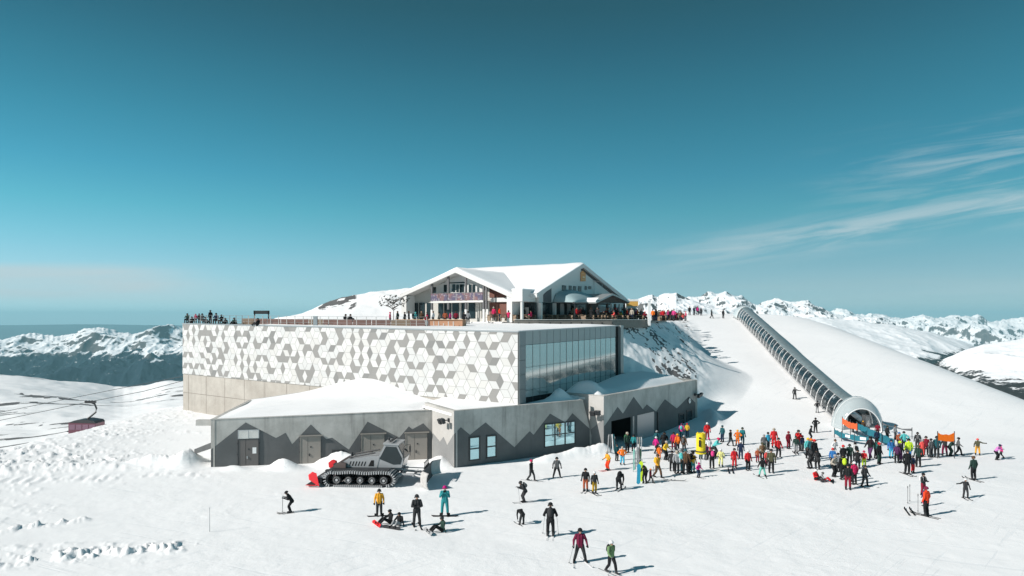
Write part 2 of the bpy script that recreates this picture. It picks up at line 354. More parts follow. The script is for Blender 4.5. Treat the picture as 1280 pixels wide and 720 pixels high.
# ------------------------------------------------------------ far mountains
def mtn_mat(name, treeline=None, thr=0.72, rs=0.004, rockcol=((0.05, 0.055, 0.06), (0.16, 0.15, 0.14)), tl_w=60, forest=(0.008, 0.02, 0.03)):
    m = bpy.data.materials.new(name); m.use_nodes = True; t = NT(m.node_tree); b = m.node_tree.nodes['Principled BSDF']
    b.inputs['Roughness'].default_value = 0.9; b.inputs['Specular IOR Level'].default_value = 0.1
    ge = t.n.new('ShaderNodeNewGeometry'); g = ge.outputs['Position']; sp = t.n.new('ShaderNodeSeparateXYZ'); t.l.new(ge.outputs['Normal'], sp.inputs[0])
    n = t.noise(g, rs, 8, 0.65); n2 = t.noise(g, rs * 7, 6, 0.7)
    s = t.m('ADD', sp.outputs[2], t.m('MULTIPLY', t.m('SUBTRACT', t.m('ADD', n, t.m('MULTIPLY', n2, 0.6)), 0.8), 0.55))
    k = t.ss(s, thr - 0.05, thr + 0.04)
    c = t.mix(k, t.mix(n2, *rockcol), (0.84, 0.86, 0.88))
    if treeline is not None:
        pz = t.n.new('ShaderNodeSeparateXYZ'); t.l.new(g, pz.inputs[0])
        zz = t.m('ADD', pz.outputs[2], t.m('MULTIPLY', t.m('SUBTRACT', t.noise(t.scale(g, 1, 1, 0.3), rs * 1.4, 8, 0.72), 0.5), tl_w * 12))
        f = t.ss(zz, treeline + tl_w * 0.4, treeline - tl_w * 0.4)
        c = t.mix(t.m('MULTIPLY', f, t.ss(n2, 0.72, 0.62)), c, t.mix(n2, tuple(x * 0.7 for x in forest), tuple(x * 1.8 for x in forest)))
    t.l.new(c, b.inputs['Base Color'])
    return m
def mountains(name, prof, Rr, Rf, pyf, amp, m, seed, freq=6.0, back=1.25, nx=420, ny=130, pw=1.3, jag=1.0):
    """a range whose ridge stands at distance Rr with the given skyline, falling towards Rf where it sits at row pyf"""
    p0, p1 = prof[0][0], prof[-1][0]
    px = np.linspace(p0, p1, nx); k = np.concatenate([np.linspace(0, 1, ny), np.linspace(1, back, 14)[1:]])
    PX, K = np.meshgrid(px, k); T = (PX - CX) / F
    rd = Rf + (Rr - Rf) * K; Yw = rd; Xw = T * Yw
    sky_ = np.interp(PX, [p[0] for p in prof], [p[1] for p in prof])
    zr = CZ - (sky_ - HY) / F * Rr
    pf = pyf if not isinstance(pyf, list) else np.interp(PX, [p[0] for p in pyf], [p[1] for p in pyf])
    zf = CZ - (pf - HY) / F * Rf
    kk = np.clip(K, 0, 1) ** pw
    z = zf + (zr - zf) * kk
    s = freq / Rr
    rn = fbm(Xw * s, Yw * s, 7, seed, 0.52, True); rn2 = fbm(Xw * s * 3.1, Yw * s * 3.1, 5, seed + 20, 0.5)
    z = z + amp * (rn - 0.62) * np.sin(np.clip(K, 0, 1) * math.pi * 0.80 + 0.25) * 1.0 + amp * 0.30 * (rn2 - 0.5)
    z = z + (K > 0.93) * jag * amp * 0.12 * (fbm(PX / 9.0, PX * 0 + 1, 5, seed + 5, 0.6) - 0.5)
    z = z - np.maximum(K - 1, 0) * (abs(Rr) * 0.55)
    o = grid_obj(name, Xw, Yw, z, m); tag(o, kind='structure'); return o
M_LEFT = mtn_mat('alp_left', treeline=-225, thr=0.76, rs=0.0034, tl_w=36)
M_RIGHT = mtn_mat('alp_right', thr=0.80, rs=0.0065)
M_FAR = mtn_mat('alp_far', treeline=-330, thr=0.74, rs=0.0042)
M_HILL = mtn_mat('alp_hill', treeline=-90, thr=0.52, rs=0.008, tl_w=9, forest=(0.02, 0.035, 0.038))
M_SEA = mat('far_lowland', (0.05, 0.085, 0.10), 0.95, var=0.4, vscale=0.0008)
mountains('mountains', [(-420, 430), (-200, 425), (0, 418), (35, 416), (80, 413), (105, 405), (130, 403), (150, 408), (165, 411), (180, 409), (200, 408), (215, 409), (235, 408), (290, 410), (330, 416), (420, 430)],
          5600, 3600, 530, 300, M_LEFT, 3, freq=7, pw=0.9, nx=700, ny=240)
mountains('hills', [(-500, 407), (20, 406.5), (60, 406), (110, 405.5), (200, 406.5), (330, 407), (420, 408)], 17000, 12000, 440, 30, M_SEA, 8, jag=0.2, ny=40)
mountains('mountains', [(600, 396), (700, 386), (780, 375), (797, 371), (806, 368), (815, 366), (822, 369), (832, 365), (845, 361), (853, 366), (864, 370), (880, 378), (905, 388), (960, 402)],
          2300, 1400, 410, 62, M_RIGHT, 14, freq=10, nx=520, ny=170)
mountains('mountains', [(760, 392), (820, 384), (860, 372), (873, 371), (885, 364), (895, 366), (907, 361), (918, 364), (927, 368), (945, 378), (956, 374), (968, 373), (985, 379), (1000, 377), (1010, 374), (1022, 380), (1040, 387), (1075, 396), (1120, 408)],
          4600, 2900, 418, 170, M_RIGHT, 23, freq=9, nx=620, ny=170)
mountains('mountains', [(960, 392), (1020, 389), (1050, 389), (1075, 392), (1096, 391), (1110, 394), (1125, 394), (1150, 391), (1170, 391), (1190, 389), (1205, 391), (1222, 393), (1240, 398), (1252, 396), (1270, 399), (1300, 398), (1360, 396), (1500, 402)],
          9000, 5600, 450, 330, M_FAR, 37, freq=12, nx=700, ny=200)
mountains('hills', [(1000, 396), (1040, 396), (1080, 400), (1120, 406), (1160, 413), (1200, 424), (1235, 436), (1280, 452), (1400, 470)],
          2600, 1500, 500, 42, M_HILL, 45, freq=7, nx=420, ny=140, pw=0.8, jag=0.3)
M_NEARH = mtn_mat('alp_near_hill', treeline=-66, thr=0.66, rs=0.02, tl_w=3, forest=(0.03, 0.034, 0.034))
mountains('hills', [(1150, 462), (1180, 448), (1205, 438), (1230, 430), (1255, 426), (1280, 422), (1330, 418), (1450, 425)],
          1300, 700, 520, 26, M_NEARH, 57, freq=6, nx=360, ny=140, pw=0.8, jag=0.3)

# ------------------------------------------------------------ the air
hz = MB(); hz.box((0, 6000, -450), (44000, 40000, 1500)); 
hm = bpy.data.materials.new('haze'); hm.use_nodes = True; ht = hm.node_tree; ht.nodes.clear()
pv = ht.nodes.new('ShaderNodeVolumePrincipled'); pv.inputs['Density'].default_value = 0.00006; pv.inputs['Color'].default_value = (0.42, 0.84, 0.97, 1); pv.inputs['Anisotropy'].default_value = 0.0
ho = ht.nodes.new('ShaderNodeOutputMaterial'); ht.links.new(pv.outputs[0], ho.inputs['Volume'])
haze = hz.build('haze', hm); tag(haze, kind='stuff')

# ================================================================ walls laid out along a line
class Wall:
    """vertical plane through A -> B (2-D); s runs along it, n points to the side we see"""
    def __init__(s, A, B, flip=False):
        s.A = Vector(A).to_2d() if len(A) > 2 else Vector(A); s.B = Vector(B).to_2d() if len(B) > 2 else Vector(B)
        s.L = (s.B - s.A).length; s.u = (s.B - s.A) / s.L; s.n = Vector((s.u.y, -s.u.x))
        if flip: s.n = -s.n
    def P(s, a, z, off=0.0):
        p = s.A + s.u * a + s.n * off; return Vector((p.x, p.y, z))
    def px(s, x, y, off=0.0):
        """(s, z) on the plane moved out by off, at photo pixel x, y"""
        t = (x - CX) / F; A = s.A + s.n * off
        a = (t * A.y - A.x) / (s.u.x - t * s.u.y); Y = A.y + s.u.y * a
        return a, CZ - (y - HY) / F * Y
    def slab(s, mb, pts, o0, o1, m=None):
        base = [s.P(a, z, o0) for a, z in pts]; d = s.n * (o1 - o0); mb.prism(base, (d.x, d.y, 0), m)
    def rect(s, mb, a0, z0, a1, z1, o0, o1, m=None): s.slab(mb, [(a0, z0), (a1, z0), (a1, z1), (a0, z1)], o0, o1, m)

def concrete(name, c0, c1, stain=0.35, seam=2.6):
    m = bpy.data.materials.new(name); m.use_nodes = True; t = NT(m.node_tree); b = m.node_tree.nodes['Principled BSDF']
    g = t.n.new('ShaderNodeNewGeometry').outputs['Position']
    a = t.noise(g, 0.35, 6, 0.65); f = t.noise(g, 3.0, 6, 0.7); v = t.noise(t.scale(g, 1.6, 1.6, 0.12), 1.0, 5, 0.7)
    c = t.mix(t.ss(a, 0.3, 0.7), c0, c1)
    c = t.mix(t.m('MULTIPLY', t.ss(v, 0.50, 0.75), stain), c, tuple(x * 0.45 for x in c0))
    c = t.mix(t.m('MULTIPLY', t.ss(f, 0.52, 0.75), 0.25), c, tuple(x * 0.6 for x in c0))
    t.l.new(c, b.inputs['Base Color']); b.inputs['Roughness'].default_value = 0.85
    bp = t.n.new('ShaderNodeBump'); bp.inputs['Strength'].default_value = 0.25; bp.inputs['Distance'].default_value = 0.03
    t.l.new(f, bp.inputs['Height']); t.l.new(bp.outputs[0], b.inputs['Normal'])
    return m
CONC = concrete('concrete', (0.34, 0.335, 0.315), (0.52, 0.51, 0.485), 0.6); CONC_W = concrete('pale_concrete', (0.33, 0.305, 0.27), (0.43, 0.405, 0.365), 0.22)
PAINT = concrete('grey_paint', (0.095, 0.10, 0.102), (0.125, 0.13, 0.132), 0.22)
M_DOOR = mat('door_paint', (0.27, 0.25, 0.225), 0.5, var=0.06); M_DOORD = mat('door_paint_dark', (0.125, 0.115, 0.11), 0.5, var=0.06)
M_DARK = mat('dark_metal', (0.03, 0.032, 0.035), 0.45, var=0.2); M_STEEL = mat('steel', (0.42, 0.44, 0.45), 0.35, metal=0.6)
M_WHITE = mat('white_paint', (0.80, 0.80, 0.79), 0.5, var=0.03); M_OFF = mat('off_white', (0.62, 0.61, 0.58), 0.6, var=0.06)
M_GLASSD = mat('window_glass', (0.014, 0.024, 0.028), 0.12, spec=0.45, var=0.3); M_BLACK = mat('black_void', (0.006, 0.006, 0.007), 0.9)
M_GLASSB = mat('reflecting_glass', (0.62, 0.64, 0.62), 0.07, metal=0.75)
M_GREYC = mat('grey_cladding', (0.31, 0.33, 0.33), 0.35, metal=0.3, var=0.08); M_ROLL = mat('rolling_door', (0.36, 0.37, 0.38), 0.35, metal=0.5)

def clip_sheet(name, poly, zf, m, step=0.45, parent=None, th=None):
    """a snow sheet: polygon cut by a fine grid, lifted by zf(x, y)"""
    bm = bmesh.new(); vs = [bm.verts.new((x, y, 0)) for x, y in poly]; bm.faces.new(vs)
    for ax in (0, 1):
        lo = min(p[ax] for p in poly); hi = max(p[ax] for p in poly); k = lo + step
        while k < hi:
            co = [0, 0, 0]; co[ax] = k; no = [0, 0, 0]; no[ax] = 1
            bmesh.ops.bisect_plane(bm, geom=bm.verts[:] + bm.edges[:] + bm.faces[:], plane_co=co, plane_no=no); k += step
    X = np.array([v.co.x for v in bm.verts]); Y = np.array([v.co.y for v in bm.verts]); Z = zf(X, Y)
    for v, z in zip(bm.verts, Z): v.co.z = z
    if th:   # close the rim down so that the sheet has thickness
        be = [e for e in bm.edges if e.is_boundary]; r = bmesh.ops.extrude_edge_only(bm, edges=be)
        for v in [g for g in r['geom'] if isinstance(g, bmesh.types.BMVert)]: v.co.z -= th
    bmesh.ops.recalc_face_normals(bm, faces=bm.faces)
    if sum(f.normal.z for f in bm.faces) < 0: bmesh.ops.reverse_faces(bm, faces=bm.faces)
    me = bpy.data.meshes.new(name); bm.to_mesh(me); bm.free(); me.materials.append(m)
    me.polygons.foreach_set('use_smooth', [True] * len(me.polygons)); me.set_sharp_from_angle(angle=R(50))
    o = bpy.data.objects.new(name, me); COL.objects.link(o)
    if parent is not None: o.parent = parent; o.matrix_parent_inverse = (Matrix.Translation(parent.location) @ parent.rotation_euler.to_matrix().to_4x4()).inverted()
    return o

# ================================================================ the tiled cable-car station hall
C0, C1, C2 = Vector((0.57, 62.0)), Vector((-43.0, 91.0)), Vector((12.5, 80.0)); C3 = C1 + (C2 - C0)
WF = Wall(C1, C0); WS = Wall(C0, C2)
station = empty('station_hall', (*C0, 0), 0, 'large flat-roofed station hall clad in white and grey rhombus tiles with a glazed right side', 'building')
def topz(a): return 11.58 + (11.0 - 11.58) * a / WF.L
mb = MB()
WF.slab(mb, [(0, -1), (WF.L, -1), (WF.L, topz(WF.L) - 0.03), (0, topz(0) - 0.03)], -0.35, 0.0)
mb.build('wall', CONC_W, station)
mb = MB(); WL = Wall(C3, C1); WL.slab(mb, [(0, -6), (WL.L, -6), (WL.L, 11.5), (0, 11.5)], -0.35, 0.0); mb.build('wall', M_OFF, station)
mb = MB(); WB = Wall(C2, C3); WB.slab(mb, [(0, -3), (WB.L, -3), (WB.L, 11.2), (0, 11.0)], -0.35, 0.0); mb.build('wall', CONC_W, station)
# rhombus cladding
h_, a_ = 0.712, 0.84
M_T = [mat('tile_white', (0.57, 0.57, 0.56), 0.45, var=0.03, vscale=0.5), mat('tile_cream', (0.52, 0.525, 0.52), 0.45, var=0.03, vscale=0.5), mat('tile_pale', (0.53, 0.525, 0.51), 0.45), mat('tile_grey', (0.245, 0.24, 0.23), 0.5, var=0.06, vscale=0.4), mat('tile_grey_dark', (0.20, 0.20, 0.195), 0.5)]
def zbot(a): return 4.98 + (4.45 - 4.98) * a / WF.L
def clip_poly(P, f):
    out = []
    for i in range(len(P)):
        p, q = P[i], P[(i + 1) % len(P)]; fp, fq = f(p), f(q)
        if fp >= 0: out.append(p)
        if (fp >= 0) != (fq >= 0): k = fp / (fp - fq); out.append((p[0] + (q[0] - p[0]) * k, p[1] + (q[1] - p[1]) * k))
    return out
rnd = random.Random(7); mb = MB(); greys = []
def lat(i, j): return (a_ * (i + j / 2.0), h_ * j)
Z0 = 4.3
for j in range(-1, 12):
    for i in range(-8, 66):
        if (i - j) % 3 != 1: continue
        # corner of colour 1: its neighbours of colour 2 form the short diagonals
        for (di, dj) in ((1, 0), (0, -1), (-1, 1)):
            if ((i + di) - (j + dj)) % 3 != 2: continue
            p = lat(i, j); q = lat(i + di, j + dj)
            mx, my = (p[0] + q[0]) / 2, (p[1] + q[1]) / 2; ex, ey = q[0] - p[0], q[1] - p[1]
            ln = math.hypot(ex, ey); nx_, ny_ = -ey / ln * a_ * 0.866, ex / ln * a_ * 0.866 * (h_ / (a_ * 0.866))
            k = 0.95
            P = [(mx + (p[0] - mx) * k, my + (p[1] - my) * k), (mx + nx_ * k, my + ny_ * k), (mx + (q[0] - mx) * k, my + (q[1] - my) * k), (mx - nx_ * k, my - ny_ * k)]
            P = [(x, y + Z0) for x, y in P]
            for f in (lambda c: c[0] - 0.02, lambda c: WF.L - 0.02 - c[0], lambda c: c[1] - zbot(c[0]), lambda c: topz(c[0]) - 0.12 - c[1]):
                if len(P) > 2: P = clip_poly(P, f)
            if len(P) < 3: continue
            r = rnd.random(); nbg = sum(1 for g_ in greys if abs(g_[0] - mx) < 0.75 and abs(g_[1] - my) < 0.75)
            left = 0.06
            if nbg and rnd.random() < 0.22 + 0.26 * nbg: r = 0.45 + 0.55 * rnd.random()
            if r < 0.44: greys.append((mx, my))
            m = M_T[3] if r < 0.32 + left else M_T[4] if r < 0.38 + left else M_T[1] if r < 0.62 else M_T[2] if r < 0.72 else M_T[0]
            mb.poly([WF.P(x, z, 0.085) for x, z in P], m)
mb.build('tile_cladding', None, station)
mb = MB(); WF.slab(mb, [(0, zbot(0)), (WF.L, zbot(WF.L)), (WF.L, topz(WF.L) - 0.08), (0, topz(0) - 0.08)], 0.005, 0.075); mb.build('cladding_frame', mat('joint_grey', (0.26, 0.26, 0.25), 0.6), station)
mb = MB(); WF.slab(mb, [(-0.05, topz(0) - 0.1), (WF.L + 0.05, topz(WF.L) - 0.1), (WF.L + 0.05, topz(WF.L) + 0.02), (-0.05, topz(0) + 0.02)], -0.30, 0.13); mb.build('parapet_flashing', M_STEEL, station)
mb = MB()      # formwork joints and tie holes of the concrete base
M_JD = mat('joint_dark', (0.16, 0.14, 0.12), 0.9)
for k in range(0, 13): mb = MB(); WF.rect(mb, 1.2 + k * 3.9, -0.5, 1.24 + k * 3.9, zbot(0) - 0.12, 0.001, 0.012); mb.build('formwork_joint', M_JD, station)
mb = MB(); WF.slab(mb, [(0, 2.55), (32, 2.15), (32, 2.19), (0, 2.59)], 0.013, 0.02); mb.build('formwork_joint', M_JD, station)
# glazed right side
zt0, zt1 = 11.0, 11.36
def ztop(a): return zt0 + (zt1 - zt0) * a / WS.L
mb = MB(); WS.slab(mb, [(0, 3), (WS.L, 3), (WS.L, ztop(WS.L) - 0.03), (0, ztop(0) - 0.03)], -0.3, -0.12); mb.build('wall', M_GREYC, station)
n = 15; e0, e1 = 1.15, 20.2; dw = (e1 - e0) / n
mg, mt_, mu = MB(), MB(), MB()
for i in range(n):
    a0, a1 = e0 + i * dw, e0 + (i + 1) * dw
    WS.slab(mt_, [(a0 + 0.004, ztop(a0) - 1.25), (a1 - 0.004, ztop(a1) - 1.25), (a1 - 0.004, ztop(a1) - 0.06), (a0 + 0.004, ztop(a0) - 0.06)], -0.02, 0.012)
    for (z0, z1) in ((ztop(a0) - 3.3, ztop(a0) - 1.3), (ztop(a0) - 5.4, ztop(a0) - 3.34), (5.0, ztop(a0) - 5.44)):
        WS.rect(mg, a0 + 0.004, z0, a1 - 0.004, z1, -0.10, 0.0 + 0.012 * rnd.random())
for i in range(n + 1): WS.rect(mu, e0 + i * dw - 0.012, 3.4, e0 + i * dw + 0.012, ztop(e0 + i * dw) - 0.05, 0.013, 0.028)
mb = MB(); WS.rect(mb, 1.12, 3.2, e1, 4.98, -0.1, -0.02); mb.build('base_shade_strip', M_BLACK, station)  # black strip paints the shade of the recess below the glass
mt_.build('spandrel_band', M_GREYC, station); gl_ = mg.build('glazing', M_GLASSB, station); mu.build('mullion', mat('mullion_grey', (0.10, 0.11, 0.115), 0.5), station)
mb = MB()
for k in range(6): WS.rect(mb, 0.0, 3.2 + k * 1.3, 1.1, 3.2 + k * 1.3 + 1.27 if k < 5 else ztop(0) - 0.05, -0.02, 0.09)
mb.build('corner_panel', mat('corner_metal', (0.22, 0.235, 0.24), 0.4, metal=0.4), station)
mb = MB(); WS.rect(mb, 20.85, 4.2, WS.L, ztop(WS.L) + 0.02, -0.02, 0.35); mb.build('end_post', M_GREYC, station)
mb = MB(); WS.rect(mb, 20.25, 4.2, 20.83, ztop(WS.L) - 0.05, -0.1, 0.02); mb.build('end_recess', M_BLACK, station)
mb = MB(); WS.slab(mb, [(-0.1, ztop(0) - 0.05), (WS.L, ztop(WS.L) - 0.05), (WS.L, ztop(WS.L) + 0.03), (-0.1, ztop(0) + 0.03)], -0.3, 0.14); mb.build('edge_flashing', M_STEEL, station)
# roof slab and its snow
def roofz(X, Y):
    a = (X - C1.x) * WF.u.x + (Y - C1.y) * WF.u.y; d = -((X - C1.x) * WF.n.x + (Y - C1.y) * WF.n.y)
    return topz(a) + (0.36 * np.clip(d / 21.6, 0, 1)) * np.clip(a / WF.L, 0, 1)
mb = MB()
rp = [C1 + WF.u * 0.1 - WF.n * 0.3, C0 - WF.u * 0.15 - WF.n * 0.3, C2 - WF.u * 0.15, C3 + WF.u * 0.1]
mb.prism([(p.x, p.y, float(roofz(p.x, p.y)) - 0.5) for p in rp], (0, 0, 0.42)); mb.build('roof_deck', mat('deck_wood', (0.16, 0.12, 0.095), 0.8, var=0.3, vscale=1.5), station)
def fr(a, d): p = C1 + WF.u * a - WF.n * d; return (p.x, p.y)      # along the front, depth behind it
def snow_on_roof(X, Y):
    a = (X - C1.x) * WF.u.x + (Y - C1.y) * WF.u.y; d = -((X - C1.x) * WF.n.x + (Y - C1.y) * WF.n.y)
    edge = np.minimum.reduce([a - 12, WF.L - a, d, 21.6 - d]); e = sst(edge, -0.3, 1.4)
    return roofz(X, Y) - 0.04 + e * (0.07 + 0.10 * fbm(X / 2.2, Y / 2.2, 4, 5) + 0.20 * sst(d, 8, 17) * fbm(X / 4, Y / 4, 3, 6))
clip_sheet('roof_snow', [fr(14, 0.32), fr(WF.L - 0.12, 0.32), fr(WF.L - 0.12, 21.4), fr(24, 21.4), fr(24, 8.0), fr(15.5, 3.0)], snow_on_roof, SNOWR, 0.5, station, 0.12)

# ================================================================ the low concrete annex with the painted peaks
annex = empty('ski_room_annex', (-10, 58, 0), 0, 'low concrete annex with grey mountain peaks painted along its walls', 'building')
W0, W1, W1b, W2 = (-24.4, 56.4), (-6.95, 60.4), (-7.75, 61.9), (-4.7, 56.4)
R1e, R2a, Q1, R2e = (7.62, 64.9), (4.9, 66.9), (8.42, 63.9), (21.3, 80.3)
wl, wr1, wm, wr2, wr = Wall(W0, W1), Wall(W1b, W2), Wall(W2, R1e), Wall(R2a, Q1), Wall(Q1, R2e)
M_PAINT_LIT = concrete('grey_paint_sunlit', (0.20, 0.205, 0.205), (0.24, 0.245, 0.245), 0.08); M_CONC_LIT = concrete('concrete_sunlit', (0.40, 0.39, 0.37), (0.47, 0.46, 0.44), 0.12)  # paler copies for the sun-facing return walls, sunlight put into the colour
def wall_obj(W, pts, m, name='wall', th=0.3):
    b = MB(); W.slab(b, pts, -th, 0); return b.build(name, m, annex)
wall_obj(wl, [(0, -0.6), (wl.L, -0.6), (wl.L, 4.15), (0, 3.9)], CONC)
wall_obj(wr1, [(0, -0.6), (wr1.L, -0.6), (wr1.L, 4.6), (0, 4.62)], M_CONC_LIT)
e_t = wm.px(728.5, 500); e_b = wm.px(742.5, 556)
wall_obj(wm, [(0.05, -0.6), (e_b[0] + 0.15, -0.6), (e_b[0], e_b[1]), (e_t[0], e_t[1]), (0.05, 4.6)], CONC)
wall_obj(wr2, [(0, -0.6), (wr2.L, -0.6), (wr2.L, 5.0), (0, 5.0)], M_CONC_LIT)
d0, d1 = wr.px(764, 523), wr.px(793, 523); dtop = wr.px(764, 526.5)[1]; dtop2 = wr.px(793, 520)[1]
wall_obj(wr, [(0.05, -0.6), (d0[0], -0.6), (d0[0], dtop), (d1[0], dtop), (d1[0], -0.6), (wr.L, -0.6), (wr.L, 5.07), (0.05, 5.0)], CONC)
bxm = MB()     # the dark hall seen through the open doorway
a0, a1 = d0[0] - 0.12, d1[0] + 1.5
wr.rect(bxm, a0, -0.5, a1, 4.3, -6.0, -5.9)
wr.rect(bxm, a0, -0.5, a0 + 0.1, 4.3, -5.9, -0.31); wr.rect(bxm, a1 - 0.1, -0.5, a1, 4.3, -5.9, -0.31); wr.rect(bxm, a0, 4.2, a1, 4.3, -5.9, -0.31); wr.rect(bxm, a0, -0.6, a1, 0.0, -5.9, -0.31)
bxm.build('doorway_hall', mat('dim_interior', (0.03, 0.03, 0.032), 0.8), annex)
# painted peaks: (photo pixels of the outline) -> paint on each wall
def peaks(W, pts, m, extra_end=None):
    b = MB(); P = [W.px(x, y) for x, y in pts]; P[0] = (max(P[0][0], 0.0), P[0][1])
    P = [(min(max(a, 0.0), W.L if extra_end is None else extra_end), z) for a, z in P]
    W.slab(b, [(P[0][0], -0.55)] + P + [(P[-1][0], -0.55)], 0.004, 0.016); b.f = b.f; return b.build('painted_peaks', m, annex)
peaks(wl, [(263, 562), (307, 528), (345, 547.5), (357, 541), (365, 555.5), (388.5, 530.5), (408, 549), (415, 547), (436, 562), (459.5, 527), (499, 547), (511, 533), (515.5, 536.5), (529, 529), (540, 540)], PAINT)
peaks(wr1, [(541, 541), (550, 552), (554.5, 546), (559, 556.5), (567, 543)], M_PAINT_LIT)
peaks(wm, [(567, 543), (576, 534), (587.5, 543.5), (607, 528), (643, 559), (662, 539), (667, 543.5), (687.5, 517), (706.5, 528), (715.5, 516.5), (737, 536)], PAINT)
peaks(wr2, [(738.5, 537), (754.5, 523.5)], M_PAINT_LIT)
def peaks_hole(W, pts, m):
    b = MB(); P = [W.px(x, y) for x, y in pts]
    P = [(min(max(a, 0.0), W.L), z) for a, z in P]
    W.slab(b, [(P[0][0], -0.55)] + P + [(P[-1][0], -0.55), (d1[0], -0.55), (d1[0], dtop), (d0[0], dtop), (d0[0], -0.55)], 0.004, 0.016); return b.build('painted_peaks', m, annex)
peaks_hole(wr, [(755, 533), (758, 529), (772, 508.5), (778.5, 517), (792, 496), (803.5, 511.5), (808.5, 505.5), (820, 514.5), (831, 499), (846, 510.5), (861, 495.6), (870.8, 505)], PAINT)
# doors of the left wall
def door(W, x0, y0, x1, y1, m, leaf=0.38, lintel=True, notice=False):
    (a0, z1), (a1, _), (_, z0) = W.px(x0, y0), W.px(x1, y0), W.px((x0 + x1) / 2, y1)
    b = MB(); k = a0 + (a1 - a0) * leaf
    W.rect(b, a0, z0, k - 0.015, z1, 0.02, 0.07, m); W.rect(b, k + 0.015, z0, a1, z1, 0.02, 0.07, m)
    d = b.build('door', m, annex)
    b = MB(); W.rect(b, a0 - 0.06, z0, a0 - 0.002, z1 + 0.06, 0.02, 0.10); W.rect(b, a1 + 0.002, z0, a1 + 0.06, z1 + 0.06, 0.02, 0.10); W.rect(b, a0 - 0.002, z1 + 0.002, a1 + 0.002, z1 + 0.06, 0.02, 0.10); b.build('frame', M_DARK if m is M_DOORD else M_DOOR, d)
    if lintel:
        b = MB(); W.rect(b, a0 - 0.14, z1 + 0.10, a1 + 0.22, z1 + 0.18, 0.0, 0.22); b.build('lintel', M_DOOR if m is M_DOOR else M_STEEL, d)
    b = MB(); W.rect(b, k + 0.08, z0 + (z1 - z0) * 0.38, k + 0.16, z0 + (z1 - z0) * 0.46, 0.075, 0.13); b.build('handle', M_DARK if m is M_DOOR else M_STEEL, d)
    b = MB(); W.rect(b, k + 0.18, z0 + (z1 - z0) * 0.66, k + 0.30, z0 + (z1 - z0) * 0.70, 0.075, 0.10); b.build('lock_plate', M_DARK, d)
    for q in (0.15, 0.5, 0.85):
        for aa in (a0 - 0.11, a1 + 0.062): b = MB(); W.rect(b, aa, z0 + (z1 - z0) * q, aa + 0.048, z0 + (z1 - z0) * q + 0.12, 0.03, 0.09); b.build('hinge', M_DARK, d)
    if notice:
        b = MB(); W.rect(b, k + 0.52, z0 + 1.35, k + 0.82, z0 + 1.85, 0.075, 0.08); b.build('notice', M_WHITE, d)
    return d
door(wl, 298.5, 549.5, 323, 587.5, M_DOORD, 0.36, False, True)
door(wl, 376, 547, 400, 584, M_DOOR, 0.37); door(wl, 452.5, 544.5, 479.5, 580, M_DOOR, 0.4); door(wl, 507.5, 543, 533, 580, M_DOOR, 0.42)
def window(W, x0, y0, x1, y1, nx=1, nz=1, glass=None, fw=0.06, fm=None, parent=None):
    (a0, z1), (a1, _), (_, z0) = W.px(x0, y0), W.px(x1, y0), W.px((x0 + x1) / 2, y1)
    b = MB(); o1 = 0.09
    W.rect(b, a0, z0, a1, z0 + fw, 0.018, o1); W.rect(b, a0, z1 - fw, a1, z1, 0.018, o1)
    for i in range(nx + 1): c = a0 + (a1 - a0 - fw) * i / nx; W.rect(b, c, z0 + fw + 0.001, c + fw, z1 - fw - 0.001, 0.018, o1 - 0.004)
    for i in range(1, nz): c = z0 + (z1 - z0) * i / nz; W.rect(b, a0 + fw, c - fw / 2, a1 - fw, c + fw / 2, 0.018, o1 - 0.010)
    f = b.build('window', fm or M_DARK, parent or annex)
    b = MB(); W.rect(b, a0 + 0.01, z0 + 0.01, a1 - 0.01, z1 - 0.01, 0.017, 0.03); b.build('pane', glass or M_GLASSB, f); return f
window(wl, 297.5, 537.5, 324, 549, 2, 1, fm=M_STEEL); window(wl, 415, 562.5, 430, 574, 1, 1, glass=PAINT)
M_GLASSL = mat('sky_glass', (0.42, 0.66, 0.72), 0.04, metal=0.9)
window(wm, 586, 546.5, 600, 575.5, 1, 2, glass=M_GLASSL, fw=0.1); window(wm, 607.5, 544.5, 620.5, 572, 1, 2, glass=M_GLASSL, fw=0.1)
window(wm, 680, 530, 719, 557, 3, 2, glass=M_GLASSL, fw=0.08)
window(wr, 848, 517, 855, 534, 1, 2, fw=0.16, glass=M_GLASSD); window(wr, 857.5, 512.5, 864.5, 533, 1, 2, fw=0.16, glass=M_GLASSD)
b = MB(); (a0, z1), (a1, _) = wr.px(796, 516), wr.px(817, 514); wr.rect(b, a0, 0.0, a1, z1 - 0.25, 0.02, 0.06); b.build('roller_door', M_ROLL, annex)
b = MB(); (a0, z1) = wr.px(821, 514); wr.rect(b, a0, 0, a0 + 0.12, z1 - 0.1, 0.02, 0.14); b.build('downpipe', M_DARK, annex)
b = MB(); (a0, z1) = wr.px(790.5, 523); wr.rect(b, a0, 0, a0 + 0.3, dtop, -0.2, 0.05); b.build('door_jamb', M_GREYC, annex)
cpos = wr.P(*wr.px(861, 501), 0.05); b = MB()
b.tube([cpos, cpos + Vector((wr.n.x, wr.n.y, 0)) * 0.06], 0.34, M_DARK, 20); b.tube([cpos + Vector((wr.n.x, wr.n.y, 0)) * 0.062, cpos + Vector((wr.n.x, wr.n.y, 0)) * 0.08], 0.29, M_WHITE, 20)
b.tube([cpos + Vector((wr.n.x, wr.n.y, 0)) * 0.09, cpos + Vector((wr.n.x, wr.n.y, 0)) * 0.09 + Vector((0, 0, 0.22))], 0.018, M_DARK, 5); b.tube([cpos + Vector((wr.n.x, wr.n.y, 0)) * 0.09, cpos + Vector((wr.n.x, wr.n.y, 0)) * 0.09 + Vector((wr.u.x, wr.u.y, 0.3)) * 0.14], 0.018, M_DARK, 5)
